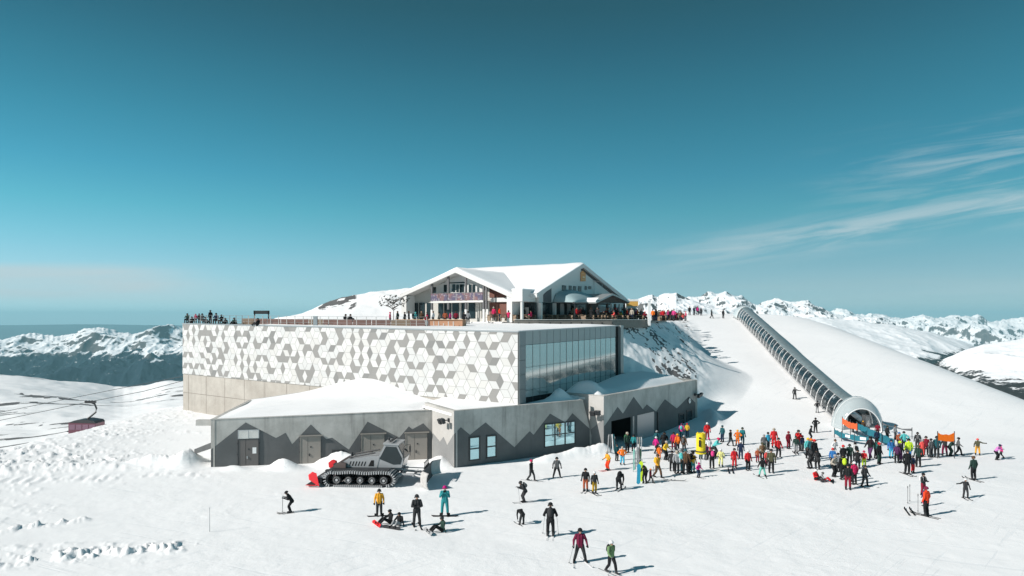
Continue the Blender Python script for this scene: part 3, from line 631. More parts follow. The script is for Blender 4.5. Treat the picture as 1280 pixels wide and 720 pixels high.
o = b.build('wall_clock'); tag(o, 'small round white clock high on the painted wall, above the two narrow windows', 'clock')
# outside drain and the eave stub at the left corner
b = MB(); b.box((-25.0, 56.9, 3.62), (1.5, 0.5, 0.45), CONC); b.build('gutter_stub', CONC, annex)
b = MB(); b.prism([(-24.45, 56.9, 1.55), (-26.3, 57.6, 0.9), (-26.3, 57.6, 1.3), (-24.45, 56.9, 2.05)], (0.1, 0.5, 0)); b.build('buttress', PAINT, annex)
# thin coping, parapet return and roof snow
def coping(W, a0, z0, a1, z1, w=0.32, name='coping'):
    b = MB(); W.slab(b, [(a0, z0), (a1, z1), (a1, z1 + 0.05), (a0, z0 + 0.05)], -w - 0.02, 0.03); return b.build(name, CONC, annex)
coping(wl, -0.05, 3.9, wl.L, 4.15); coping(wm, 0.0, 4.6, e_t[0], 4.6); coping(wr, 0.0, 5.0, wr.L, 5.07); coping(wr1, 0, 4.62, wr1.L, 4.6); coping(wr2, 0, 5.0, wr2.L, 5.0)
LB, FB = (-26.2, 69.6), (-19.2, 75.3)
wlb, wlc = Wall(LB, W0), Wall(FB, LB)
wall_obj(wlb, [(0, -0.6), (wlb.L, -0.6), (wlb.L, 3.9), (0, 4.0)], CONC); wall_obj(wlc, [(0, -0.6), (wlc.L, -0.6), (wlc.L, 4.0), (0, 4.7)], CONC)
coping(wlb, 0, 4.0, wlb.L, 3.9); coping(wlc, 0, 4.7, wlc.L, 4.0)
def drift_f(X, Y):   # snow banked against the tiled front and the glass
    a = (X - C1.x) * WF.u.x + (Y - C1.y) * WF.u.y; d = (X - C1.x) * WF.n.x + (Y - C1.y) * WF.n.y
    s_ = (X - C0.x) * WS.u.x + (Y - C0.y) * WS.u.y; e = (X - C0.x) * WS.n.x + (Y - C0.y) * WS.n.y
    h1 = (0.25 + 1.35 * np.exp(-((a - 34) / 5.2) ** 2)) * np.exp(-np.maximum(d, 0) / 6.0) * sst(a, 20, 33) * (1 - sst(a, 38, 48))
    h2 = np.where((s_ > 0) & (e > 0), 1.0, 0) * (0.95 * np.exp(-((s_ - 5) / 4.0) ** 2) * sst(s_, 0.3, 2.5) * sst(e, 0.6, 2.2) * (1 - sst(e, 4, 8)) + 1.25 * sst(s_, 8, 19) * np.exp(-(np.maximum(e - 1.0, 0) / 5.0) ** 2) * (0.35 + 0.65 * sst(e, 0.1, 1.8)))
    return h1 + h2
def annex_snow(base, poly):
    def f(X, Y):
        pd, ins = polydist(X, Y, poly); e = sst(pd, 0.0, 1.6)
        s_ = (X - C0.x) * WS.u.x + (Y - C0.y) * WS.u.y; ed = (X - C0.x) * WS.n.x + (Y - C0.y) * WS.n.y
        lump = np.exp(-((s_ - 5) / 4) ** 2) * (ed > 0) * np.exp(-((ed - 2.5) / 3.0) ** 2)
        return base(X, Y) - 0.06 + e * (0.10 + 0.16 * fbm(X / 3.5, Y / 3.5, 3, 9)) + drift_f(X, Y) + lump * 0.75 * (fbm(X * 0.9, Y * 0.9, 4, 19) - 0.35)
    return f
pL = [W0, W1, W1b, (C0.x - 3.4, C0.y + 2.26 - 0.0), FB, LB]
fa = lambda t: (C1 + WF.u * t + WF.n * 0.12)
p_c = fa(WF.L - 5.0); p_l = fa(24.4 + 4.3)
pL = [(-24.2, 56.75), (-7.1, 60.65), (-7.9, 62.1), (p_c.x, p_c.y), (p_l.x, p_l.y), (-26.0, 69.5)]
pL_full = [(-24.2, 56.75), (-7.05, 60.65), (-7.75, 62.0), (-4.75, 56.75), (4.7, 63.5), (4.9, 66.9), (C0.x + 0.5, C0.y + 0.4), (p_c.x, p_c.y), (-18.6, 75.0), (-26.0, 69.5)]
zl_ = lambda X, Y: 3.9 + 0.25 * sst(X, -24, -7) + 0.45 * sst(Y, 62, 74) + 0.30 * sst(X, -7, -3)
polyA = [(-24.2, 56.75), (-7.25, 60.6), (-8.0, 62.2), (-6.5, 66.6), (-18.6, 75.0), (-26.0, 69.5)]
clip_sheet('roof_snow', polyA, annex_snow(lambda X, Y: 3.92 + 0.2 * sst(X, -24, -7) + 0.5 * sst(Y, 66, 75), polyA), SNOWR, 0.4, annex, 0.25)
polyB = [(-7.95, 62.2), (-4.95, 56.8), (6.35, 64.9), (5.15, 66.35), (8.2, 64.35), (20.8, 80.2), (12.75, 80.2), (0.72, 62.0), (-6.5, 66.65)]
def snowB(X, Y):
    df = np.minimum.reduce([segd(X, Y, (-4.95, 56.8), (6.35, 64.9))[0], segd(X, Y, (5.15, 66.35), (8.2, 64.35))[0], segd(X, Y, (8.2, 64.35), (20.8, 80.2))[0], segd(X, Y, (-7.95, 62.2), (-4.95, 56.8))[0], segd(X, Y, (6.35, 64.9), (5.15, 66.35))[0]])
    e = sst(df, 0, 1.7); s_ = (X - C0.x) * WS.u.x + (Y - C0.y) * WS.u.y; ed = (X - C0.x) * WS.n.x + (Y - C0.y) * WS.n.y
    base = 4.42 + 0.38 * sst((X - 5.6) * 0.85 + (Y - 65.6) * 0.5, -0.7, 0.5)
    lump = np.exp(-((s_ - 5.0) / 4.2) ** 2) * sst(s_, 0.5, 2.5) * np.exp(-((ed - 2.8) / 2.4) ** 2) * sst(ed, 0.3, 1.5)
    return base - 0.05 + e * (0.08 + 0.14 * fbm(X / 3.5, Y / 3.5, 3, 9) + drift_f(X, Y) + lump * (0.9 + 1.5 * (fbm(X * 0.8, Y * 0.8, 4, 19) - 0.4)))
clip_sheet('roof_snow', polyB, snowB, SNOWR, 0.4, annex, 0.2)
wbk = Wall(R2e, (12.6, 80.15)); wall_obj(wbk, [(0, -0.6), (wbk.L, -0.6), (wbk.L, 5.9), (0, 5.07)], CONC); coping(wbk, 0, 5.07, wbk.L, 5.9)
# spotlights on brackets
def spot(p, nrm, tilt=0.4, label=''):
    e = empty('floodlight', p, 0, label, 'floodlight', 'floodlights on the annex walls')
    n3 = Vector((nrm.x, nrm.y, 0)); s3 = Vector((-nrm.y, nrm.x, 0)); p = Vector(p)
    b = MB(); b.tube([p, p + n3 * 0.35, p + n3 * 0.6 + Vector((0, 0, 0.1))], 0.045, None, 6); b.box(p + n3 * 0.02, (0.22, 0.22, 0.3)); b.build('bracket', M_DARK, e)
    M3 = Matrix((s3, (n3 - Vector((0, 0, tilt))).normalized(), s3.cross((n3 - Vector((0, 0, tilt))).normalized()))).transposed()
    for q in (-0.28, 0.28):
        b = MB(); c = p + n3 * 0.7 + s3 * q + Vector((0, 0, -0.05 + 0.2 * q)); b.box(c, (0.5, 0.22, 0.42), None, M3); b.tube([c - M3 @ Vector((0, 0.2, 0)), c], 0.12, None, 8); b.build('lamp_head', M_DARK, e)
spot(wr1.P(*wr1.px(561.5, 525)), wr1.n, label='dark twin floodlight on the sunlit return wall left of the two blue windows')
spot(wr2.P(*wr2.px(749, 515)), wr2.n, label='dark twin floodlight on the sunlit return wall beside the open doorway')
spot(wr.P(*wr.px(868, 493)), wr.n, label='dark twin floodlight at the far right top corner of the annex')

# ================================================================ terrace: railing, fence, planter bar, sign frame
def raily(a): return float(roofz(*fr(a, 0.0)))
rail = empty('terrace_railing', (*fr(0.4, 0.6), 11.5), 0, 'long thin railing with pale posts along the front edge of the terrace roof', 'railing')
rl = [(fr(0.45, 0.6)), fr(14, 0.7), fr(26, 2.8), fr(36.5, 6.0)]
def along(pts, step):
    out = []; 
    for i in range(len(pts) - 1):
        p, q = Vector(pts[i]), Vector(pts[i + 1]); n_ = max(1, round((q - p).length / step))
        out += [p + (q - p) * k / n_ for k in range(n_)]
    return out + [Vector(pts[-1])]
rp_ = along(rl, 1.25)
M_POST = mat('pale_post', (0.50, 0.49, 0.47), 0.5)
for p in rp_:
    z = float(roofz(p.x, p.y)); b = MB(); hh = 1.1; b.box((p.x, p.y, z + hh / 2), (0.065, 0.065, hh)); b.build('post', M_POST if p.x > -33 else M_GREYC, rail)
b = MB(); zz = [Vector((p.x, p.y, float(roofz(p.x, p.y)))) for p in rp_]
for k in (0.35, 0.7, 1.08): b.tube([q + Vector((0, 0, k)) for q in zz], 0.014, None, 4)
b.build('rail_wire', M_STEEL, rail)
fence = empty('terrace_fence', (*fr(13, 1.6), 11.5), 0, 'low reddish brown board fence behind the railing on the terrace roof', 'fence')
fp = along([fr(10, 1.7), fr(15, 1.7), fr(27, 4.2), fr(36, 7.2)], 2.2); M_FEN = mat('fence_brown', (0.125, 0.07, 0.058), 0.75, var=0.35, vscale=0.8)
for i in range(len(fp) - 1):
    p, q = fp[i], fp[i + 1]; W_ = Wall(p, q); z = float(roofz(p.x, p.y)) - 0.05; b = MB()
    W_.rect(b, 0.04, z, W_.L - 0.04, z + 0.78, 0, 0.05); b.build('board_panel', M_FEN if i % 5 else mat('fence_brown_pale', (0.16, 0.12, 0.085), 0.8, var=0.2), fence)
M_WOOD = mat('planter_wood', (0.36, 0.19, 0.11), 0.65, var=0.25, vscale=2.0); M_WOODR = mat('red_wood', (0.28, 0.07, 0.03), 0.5, var=0.2)
Wb = Wall(((495 - CX) / F * 80.5, 80.5), ((578 - CX) / F * 77.0, 77.0)); zb = 11.35
bar = empty('planter_bar', (*Wb.A, zb), 0, 'long orange-brown timber planter counter with a red left end in front of the chalet', 'planter')
b = MB(); Wb.rect(b, 1.6, zb - 0.2, Wb.L, 12.0, -0.9, 0); b.build('body', M_WOOD, bar)
b = MB(); Wb.rect(b, 0, zb - 0.2, 1.58, 11.98, -0.9, 0.02); b.build('end_box', M_WOODR, bar)
b = MB(); Wb.rect(b, -0.1, 12.0, Wb.L + 0.1, 12.07, -1.0, 0.12); b.build('counter_top', mat('counter', (0.42, 0.26, 0.15), 0.6, var=0.2), bar)
for k in range(13): b = MB(); Wb.rect(b, 0.35 + k * 0.62, zb - 0.3, 0.43 + k * 0.62, 11.85 - 0.2 * (k % 3 == 1), 0.5, 0.58); b.build('slat_post', M_POST, bar)
sg = empty('sign_gantry', ((327 - CX) / F * 86, 86, 11.4), 0, 'dark frame sign on two posts standing on the terrace roof', 'sign')
for x in (318.3, 335.7): b = MB(); b.box(((x - CX) / F * 86, 86, 12.25), (0.12, 0.12, 1.8)); b.build('post', M_DARK, sg)
b = MB(); b.box(((327 - CX) / F * 86, 86, 12.95), (1.95, 0.12, 0.42)); b.build('board', M_DARK, sg)
b = MB(); p = fr(24.2, 1.2); b.box((p[0], p[1], 11.85), (0.42, 0.35, 1.0)); b.box((p[0], p[1], 12.4), (0.5, 0.42, 0.08)); o = b.build('loudspeaker_box', M_STEEL); tag(o, 'grey upright metal box on the roof edge just above the tiled front', 'box')

# ================================================================ the chalet
O = Vector((3.24, 88.0)); UU = Vector((-0.8337, 0.5523)); VV = Vector((0.5523, 0.8337))
def CH(u, v, z): p = O + UU * u + VV * v; return Vector((p.x, p.y, z))
chalet = empty('mountain_chalet', CH(12, 12, 11.9), 0, 'big white restaurant chalet with two snow-covered gables on the terrace', 'building')
zg = 11.7
M_CW = mat('chalet_white', (0.60, 0.60, 0.585), 0.7, var=0.04, vscale=0.6); M_CREAM = mat('chalet_cream', (0.45, 0.44, 0.41), 0.7, var=0.06); M_RD = mat('chalet_red_wood', (0.13, 0.045, 0.028), 0.6, var=0.3, vscale=1.5)
M_SOFF = mat('chalet_grey', (0.10, 0.10, 0.105), 0.7, var=0.15)
def prof(pts, axis, lo, hi, m, name, par=None):
    """extrude a profile: axis 'u' -> profile in (v, z) swept along u; axis 'v' -> profile in (u, z) swept along v"""
    b = MB(); par = par or chalet
    if axis == 'u': base = [CH(lo, p[0], p[1]) for p in pts]; vec = CH(hi, 0, 0) - CH(lo, 0, 0)
    else: base = [CH(p[0], lo, p[1]) for p in pts]; vec = CH(0, hi, 0) - CH(0, lo, 0)
    b.prism(base, vec); return b.build(name, m, par)
prof([(0.3, zg), (26.2, zg), (26.2, 14.9), (11.6, 19.45), (0.3, 15.0)], 'u', 0.0, 0.35, M_CW, 'gable_wall')
prof([(0.3, zg), (26.2, zg), (26.2, 14.9), (11.6, 19.45), (0.3, 15.0)], 'u', 19.6, 19.9, M_CW, 'gable_wall')
prof([(0.3, zg), (19.8, zg), (19.8, 15.0), (0.3, 15.0)], 'v', 0.3, 0.6, M_CREAM, 'front_wall')
prof([(0, zg), (19.8, zg), (19.8, 14.8), (0, 14.8)], 'v', 25.9, 26.2, M_CW, 'back_wall')
def snow_roof(pts_top, th, axis, lo, hi, name='roof'):
    n_ = len(pts_top); low = [(p[0], p[1] - th) for p in pts_top[::-1]]
    r = prof(pts_top + low, axis, lo, hi, M_CW, name)
    sn = [(p[0], p[1] + 0.22) for p in pts_top]; e = 0.05
    b = MB(); K = 46; prof2 = []
    for i in range(n_ - 1):
        for k in range(10): q = k / 10; prof2.append((sn[i][0] + (sn[i + 1][0] - sn[i][0]) * q, sn[i][1] + (sn[i + 1][1] - sn[i][1]) * q))
    prof2.append(sn[-1]); vs = []; N = len(prof2)
    for j in range(K + 1):
        w_ = lo + (hi - lo) * j / K
        for i, (a, z) in enumerate(prof2):
            ed = 1 - 0.75 * (i in (0, N - 1)) - 0.0; jj = 0.22 * (j in (0, K))
            zz_ = z + (-0.2 * (1 - ed)) * 1.0 - jj * 0.6 + 0.12 * float(fbm(a / 3.0 + 5, w_ / 3.0, 3, 3) - 0.5)
            vs.append(CH(w_, a, zz_) if axis == 'u' else CH(a, w_, zz_))
    base_n = len(vs)
    for j in range(K + 1):
        w_ = lo + (hi - lo) * j / K
        for i, (a, z) in enumerate(prof2): vs.append(CH(w_, a, z - 0.215) if axis == 'u' else CH(a, w_, z - 0.215))
    fs = [(j * N + i, j * N + i + 1, (j + 1) * N + i + 1, (j + 1) * N + i) for j in range(K) for i in range(N - 1)]
    fs += [(j * N, (j + 1) * N, base_n + (j + 1) * N, base_n + j * N) for j in range(K)] + [(j * N + N - 1, base_n + j * N + N - 1, base_n + (j + 1) * N + N - 1, (j + 1) * N + N - 1) for j in range(K)]
    fs += [(i, base_n + i, base_n + i + 1, i + 1) for i in range(N - 1)] + [(K * N + i, K * N + i + 1, base_n + K * N + i + 1, base_n + K * N + i) for i in range(N - 1)]
    b.faces(vs, fs); b.build('roof_snow', SNOWR, r, smooth=True); return r
snow_roof([(-0.9, 15.3), (11.6, 19.85), (26.9, 15.1)], 0.5, 'u', -0.45, 20.3)
snow_roof([(2.0, 15.2), (11.0, 18.75), (20.8, 15.6)], 0.5, 'v', -2.8, 10.5)
# right gable: fascia line, slits, row of windows, emblem
WG = Wall(CH(0, 0, 0).to_2d(), CH(0, 27.8, 0).to_2d())
b = MB(); q0, q1 = (11.6, 19.3), (26.3, 14.75); WG.slab(b, [q0, q1, (q1[0], q1[1] - 0.28), (q0[0], q0[1] - 0.28)], 0.005, 0.12); b.build('verge_board', M_DARK, chalet)
def gwin(x0, y0, x1, y1, m=M_GLASSD, W=None, off=0.02, name='window', par=None, d=0.05):
    W = W or WG; (a0, z1), (a1, _), (_, z0) = W.px(x0, y0, off), W.px(x1, y0, off), W.px((x0 + x1) / 2, y1, off)
    b = MB(); W.rect(b, a0, z0, a1, z1, off - 0.015, off + d); return b.build(name, m, par or chalet)
gwin(702.5, 356.5, 707.5, 372)
for (x0, y0, x1, y1) in ((711, 357, 714.5, 365.5), (716.5, 357.5, 720, 365.5), (722.5, 357.5, 726.5, 365), (731, 357.5, 733.7, 362.3), (735.5, 357.5, 739, 361.5)): gwin(x0, y0, x1, y1)
(a0, z0), (a1, z1) = WG.px(679, 377.5), WG.px(689, 358); b = MB(); WG.slab(b, [(a0, z0), (a1, z0), (a1, z1), (a0, z1 - 1.15)], 0.02, 0.05); b.build('side_recess', M_SOFF, chalet)
(a0, z0), (a1, z1) = WG.px(689, 397, 0.02), WG.px(742, 380, 0.02); b = MB(); WG.rect(b, 1.0, zg, a1, z1 - 0.05, 0.02, 0.06); b.build('ground_glazing', M_GLASSD, chalet)
for x in (691, 700.5, 709, 673.5): a, _ = WG.px(x, 390); b = MB(); WG.rect(b, a - 0.18, zg, a + 0.18, 14.2, 0.03, 0.45); b.build('pillar', M_OFF if x < 700 else M_CW, chalet)
gwin(710, 366, 728, 379.5, M_GREYC, off=0.03, name='slate_panel')
b = MB(); M_OR = mat('emblem_orange', (0.62, 0.26, 0.08), 0.5)
P = [WG.px(x, y) for x, y in ((725.2, 351.5), (725.2, 340.5), (728.3, 337.5), (731.2, 340.5), (731.2, 351.5))]; WG.slab(b, P, 0.03, 0.12, M_OR)
for (x0, y0, x1, y1) in ((726.4, 349.3, 729.6, 350), (727.3, 345.5, 729.8, 347.5), (726.6, 341.6, 730.0, 342.2)): (a0, z1), (a1, z0) = WG.px(x0, y0), WG.px(x1, y1); WG.rect(b, a0, z0, a1, z1, 0.122, 0.14, mat('emblem_cream', (0.75, 0.6, 0.4), 0.6))
b.build('emblem', None, chalet)
b = MB(); (a0, z0) = WG.px(741, 361); (a1, _) = WG.px(751, 361); b.tube([WG.P(a0, z0 - 1, 0.2), WG.P(a0, z0 + 1.2, 0.2), WG.P(a1, z0 + 1.0, 0.2), WG.P(a1, z0 + 0.3, 0.2)], 0.06, None, 6); b.build('vent_pipe', M_STEEL, chalet)
# cross gable facing the valley
WX = Wall(CH(21, -0.9, 0).to_2d(), CH(2.0, -0.9, 0).to_2d()); WXo = Wall(CH(21, -2.4, 0).to_2d(), CH(2.0, -2.4, 0).to_2d())
prof([(2.5, zg), (20.3, zg), (20.3, 15.3), (11.0, 18.2), (2.5, 14.9)], 'v', -0.9, -0.6, M_CREAM, 'gable_wall')
prof([(19.7, 12.9), (20.6, 12.9), (20.6, 15.15), (19.7, 15.4)], 'v', -2.7, 0.2, M_CW, 'side_fin'); prof([(2.1, zg), (2.9, zg), (2.9, 15.0), (2.1, 14.72)], 'v', -2.7, 0.2, M_CW, 'side_fin')
# soffit panels under the left slope, red timber to the right
gwin(516, 366, 540, 376, M_CREAM, WX, 0.02, 'wall_panel')
b = MB(); P = [WX.px(x, y, 0.03) for x, y in ((508, 366), (540, 352), (540, 357), (517, 367), (516, 378), (508, 378))]; WX.slab(b, P, 0.01, 0.04); b.build('grey_reveal', M_SOFF, chalet)
b = MB(); P = [WX.px(x, y, 0.03) for x, y in ((612, 372), (612, 358), (637.5, 367.5), (637.5, 372))]; WX.slab(b, P, 0.01, 0.06); b.build('timber_panel', M_RD, chalet)
gwin(612, 378, 637.5, 397, M_RD, WX, 0.02, 'timber_recess'); gwin(614, 372.5, 638, 377.5, M_CW, WX, 0.25, 'white_band', d=0.15)
b = MB(); P = [WX.px(x, y, 0.03) for x, y in ((540, 352), (562, 343), (571, 341), (603, 354.5), (603, 366), (540, 366))]; WX.slab(b, P, 0.008, 0.03); b.build('white_infill', M_CW, chalet)
for (x0, y0, x1, y1) in ((541.5, 359, 545, 366), (555, 356, 558.5, 365), (565.5, 355.5, 569, 365), (570.5, 356, 573.5, 365), (575, 355.5, 580, 365), (586, 355.5, 589.5, 365), (590.5, 356, 594, 365), (562, 353, 582, 354)): gwin(x0, y0, x1, y1, M_GLASSD, WX, 0.04)
gwin(540, 347.5, 561, 357, M_SOFF, WX, 0.035, 'grey_reveal') if False else None
b = MB(); P = [WX.px(x, y, 0.06) for x, y in ((540, 353), (561, 344), (561, 347.5), (556, 353), (541, 358))]; WX.slab(b, P, 0.045, 0.09); b.build('grey_reveal', M_SOFF, chalet)
for x, yt in ((540, 353), (560.5, 345), (582.5, 345.5), (604.5, 353.5), (608, 354)):
    a, zt_ = WXo.px(x, yt); b = MB(); WXo.rect(b, a - 0.13, 13.4, a + 0.13, zt_, -0.1, 0.1); b.build('column', M_SOFF, chalet)
for x in (540, 582.5, 605, 609.5): a, _ = WXo.px(x, 390); b = MB(); WXo.rect(b, a - 0.15, zg, a + 0.15, 13.39, -0.12, 0.12); b.build('pillar', M_CW, chalet)
(a0, z1), (a1, z0) = WXo.px(539, 367.5), WXo.px(604.5, 375.5); b = MB(); WXo.rect(b, a0, z0 - 0.22, a1, z0, -1.45, 0.12); bal = b.build('balcony', M_CW, chalet)
m = bpy.data.materials.new('banner_print'); m.use_nodes = True; t = NT(m.node_tree); g = t.n.new('ShaderNodeNewGeometry').outputs['Position']
nn = t.noise(g, 3.5, 4, 0.7, 'Color'); sx_ = t.n.new('ShaderNodeSeparateColor'); t.l.new(nn, sx_.inputs[0])
c = t.mix(t.ss(t.noise(g, 0.9, 2), 0.42, 0.56), (0.075, 0.065, 0.12), (0.17, 0.085, 0.09)); c = t.mix(t.ss(sx_.outputs[0], 0.52, 0.66), c, (0.30, 0.27, 0.29)); c = t.mix(t.ss(sx_.outputs[1], 0.58, 0.68), c, (0.07, 0.05, 0.09))
t.l.new(c, m.node_tree.nodes['Principled BSDF'].inputs['Base Color']); m.node_tree.nodes['Principled BSDF'].inputs['Roughness'].default_value = 0.6; M_BAN = m
for k in range(6):
    c0, c1 = a0 + (a1 - a0) * k / 6 + 0.05, a0 + (a1 - a0) * (k + 1) / 6 - 0.05; b = MB(); WXo.rect(b, c0, z0 + 0.04, c1, z1, 0.125, 0.15); b.build('banner', M_BAN, bal)
b = MB(); WXo.rect(b, a0, z1 + 0.01, a1, z1 + 0.08, 0.02, 0.12); b.build('handrail', M_SOFF, bal)
for (x0, x1) in ((515.5, 522.5), (524, 531), (533.5, 541), (548, 554), (555.5, 564), (565.5, 573.5), (577, 582), (586, 594)): gwin(x0, 378.5, x1, 398, M_GLASSD, WX, 0.03)
for x in (597.5, 600.5): gwin(x, 380, x + 1.5, 397, M_CREAM, WX, 0.1, 'door_post')
# flat entrance canopy between the gables
b = MB(); q_ = [CH(0.5, -2.79, 14.3), CH(2.09, -2.79, 14.3), CH(2.09, 2.2, 14.3), CH(0.5, 2.2, 14.3)]; b.prism(q_, (0, 0, 1.45)); b.build('entrance_fascia', M_CW, chalet)
b = MB(); b.prism([p + Vector((0, 0, 1.46)) for p in q_], (0, 0, 0.14)); b.build('canopy_snow', SNOWR, chalet)
for u_, v_ in ((0.75, -2.5), (0.75, 1.9)):
    b = MB(); b.tube([CH(u_, v_, 11.4), CH(u_, v_, 14.29)], 0.2, None, 10); b.build('pillar', M_CW, chalet)
b = MB(); b.prism([CH(2.0, 0.1, zg), CH(0.2, 0.1, zg), CH(0.2, 0.1, 14.2), CH(2.0, 0.1, 14.2)], CH(0, 0.16, 0) - CH(0, 0.1, 0)); b.build('entrance_glazing', M_GLASSD, chalet)
b = MB(); b.prism([CH(1.95, -0.6, 12.7), CH(1.0, -0.6, 12.7), CH(1.0, -0.6, 13.6), CH(1.95, -0.6, 13.6)], CH(0, 0.06, 0) - CH(0, 0, 0)); b.build('menu_board', M_CREAM, chalet)
# dark curved canvas canopy and the timber porch on the right gable
b = MB(); N1, N2 = 14, 10; vs = []
for i in range(N1 + 1):
    v_ = 3.6 + (14.4 - 3.6) * i / N1
    for j in range(N2 + 1):
        t_ = j / N2; crown = math.sin(math.pi * (i / N1) ** 0.8) ** 0.55 if 0 < i < N1 else 0.0
        vs.append(CH(-3.3 * t_ - 0.06, v_, 14.35 + 1.75 * crown * math.cos(t_ * math.pi / 2) ** 0.8))
fs = [(i * (N2 + 1) + j, i * (N2 + 1) + j + 1, (i + 1) * (N2 + 1) + j + 1, (i + 1) * (N2 + 1) + j) for i in range(N1) for j in range(N2)]
b.faces(vs, fs); cn = b.build('canopy', mat('canopy_canvas', (0.30, 0.40, 0.42), 0.7, var=0.08), chalet, smooth=True)
sm = cn.modifiers.new('thick', 'SOLIDIFY'); sm.thickness = 0.12
b = MB(); b.prism([CH(-3.3, 3.6, 14.1), CH(-3.3, 14.3, 14.1), CH(-3.3, 14.3, 14.33), CH(-3.3, 3.6, 14.33)], CH(-3.1, 0, 0) - CH(-3.3, 0, 0)); b.build('canopy_edge', M_DARK, cn)
for v_ in (4.0, 7.2, 10.5, 13.8): b = MB(); c = CH(-3.15, v_, 12.95); b.box(c, (0.14, 0.14, 2.28)); b.build('canopy_post', M_DARK, cn)
b = MB(); b.prism([CH(-0.12, 9, zg), CH(-0.12, 25.5, zg), CH(-0.12, 25.5, 14.0), CH(-0.12, 9, 14.0)], CH(-0.4, 0, 0) - CH(-0.12, 0, 0)); b.build('canopy_back_glazing', M_GLASSD, chalet)
porch = empty('timber_porch', CH(-6, 19, 11.8), 0, 'small dark timber porch with a pitched roof in front of the right-hand gable', 'porch')
M_TW = mat('dark_timber', (0.075, 0.055, 0.045), 0.8, var=0.3, vscale=2); WP = Wall(CH(-4.2, 0, 0).to_2d(), CH(-4.2, 27, 0).to_2d())
(aA, zA), (aL, zL), (aR, zR) = WP.px(763, 367), WP.px(742, 377.5), WP.px(784, 377)
def porch_pr(pts, o0, o1, m, name): b = MB(); WP.slab(b, pts, o0, o1); return b.build(name, m, porch)
rf = porch_pr([(aL, zL), (aA, zA), (aR, zR), (aR, zR - 0.18), (aA, zA - 0.22), (aL, zL - 0.18)], -3.9, 0.4, M_GREYC, 'roof')
b = MB(); WP.slab(b, [(aL, zL + 0.01), (aL + 0.9, zL + 0.42), (aL + 0.9, zL + 0.6), (aL, zL + 0.18)], -3.8, 0.3); b.build('roof_snow', SNOWR, rf)
porch_pr([(aL + 0.5, zL - 0.1), (aA, zA - 0.3), (aR - 0.5, zR - 0.1)], -0.4, -0.15, M_TW, 'gable_boards'); porch_pr([(aL + 0.4, 11.8), (aL + 2.6, 11.8), (aL + 2.6, zL - 0.12), (aL + 0.4, zL - 0.12)], -1.2, -0.6, M_TW, 'wall')
for q in (0.42, 0.55, 0.66, 0.8, 0.95): a = aL + (aR - aL) * q; porch_pr([(a - 0.12, 11.8), (a + 0.12, 11.8), (a + 0.12, zL - 0.12), (a - 0.12, zL - 0.12)], -0.35, -0.1, M_OFF if q in (0.55, 0.8) else M_TW, 'post')
# terrace slab, stone edge, white mast
M_STONE = mat('stone_edge', (0.20, 0.185, 0.165), 0.9, var=0.45, vscale=2.5, bump=0.4)
Ta, Tb = Vector((0.3, 85.8)), Vector((12.6, 87.6)); Tc = Vector((18.9, 95.5)); Td = Vector((24.5, 109)); Te = Vector((33.5, 143))
tw = empty('terrace_wall', (*Ta, 11.4), 0, 'low grey-brown stone retaining wall along the front edge of the sunny terrace', 'wall')
for (p, q, z0_, z1_) in ((Ta, Tb, 11.3, 12.02), (Tb, Tc, 11.0, 12.02)):
    Wt = Wall(p, q); b = MB(); Wt.rect(b, 0, z0_, Wt.L, z1_, -0.35, 0); b.build('wall_section', M_STONE, tw)
    b = MB(); Wt.rect(b, -0.02, z1_ + 0.002, Wt.L + 0.02, z1_ + 0.07, -0.42, 0.06); b.build('coping', M_OFF, tw)
b = MB(); k_ = 0
for p in along([(Ta.x + 0.5, Ta.y - 0.25), (Tb.x, Tb.y - 0.25)], 1.35): b.tube([(p.x, p.y, 11.62), (p.x, p.y + 0.2, 11.62)], 0.10, None, 8)
b.build('drain_holes', M_DARK, tw)
b = MB(); b.prism([(Ta.x, Ta.y + 0.4, 11.72), (Tb.x, Tb.y + 0.4, 11.72), (Tc.x - 0.3, Tc.y + 0.2, 11.72), (Td.x - 0.3, Td.y, 11.72), (20, 117, 11.72), (3, 95, 11.72)], (0, 0, 0.18)); o = b.build('terrace_floor', mat('terrace_paving', (0.26, 0.24, 0.22), 0.85, var=0.25)); tag(o, kind='structure')
b = MB(); Tm = Vector(((811.5 - CX) / F * 94, 94)); b.box((Tm.x, Tm.y, 12.9), (0.34, 0.30, 3.3)); b.box((Tm.x, Tm.y, 14.6), (0.44, 0.40, 0.1)); o = b.build('white_pillar', M_WHITE); tag(o, 'tall slim white pillar at the right corner of the terrace', 'pillar')
kx = (789 - CX) / F * 112; kiosk = empty('snack_kiosk', (kx, 112, 11.9), 0, 'small snack kiosk with an orange-yellow fascia behind the terrace crowd', 'kiosk')
b = MB(); b.box((kx, 112, 13.1), (1.7, 1.6, 2.4)); b.build('body', M_OFF, kiosk); b = MB(); b.box((kx, 111.15, 14.6), (1.9, 0.2, 0.75)); b.build('fascia', mat('fascia_orange', (0.75, 0.42, 0.10), 0.6, var=0.15), kiosk)
b = MB(); b.box((kx - 0.1, 111.17, 13.4), (1.1, 0.1, 0.9)); b.build('hatch', M_GLASSD, kiosk); b = MB(); b.box((kx, 112, 15.15), (2.1, 1.9, 0.3)); b.build('roof_snow', SNOWR, kiosk)

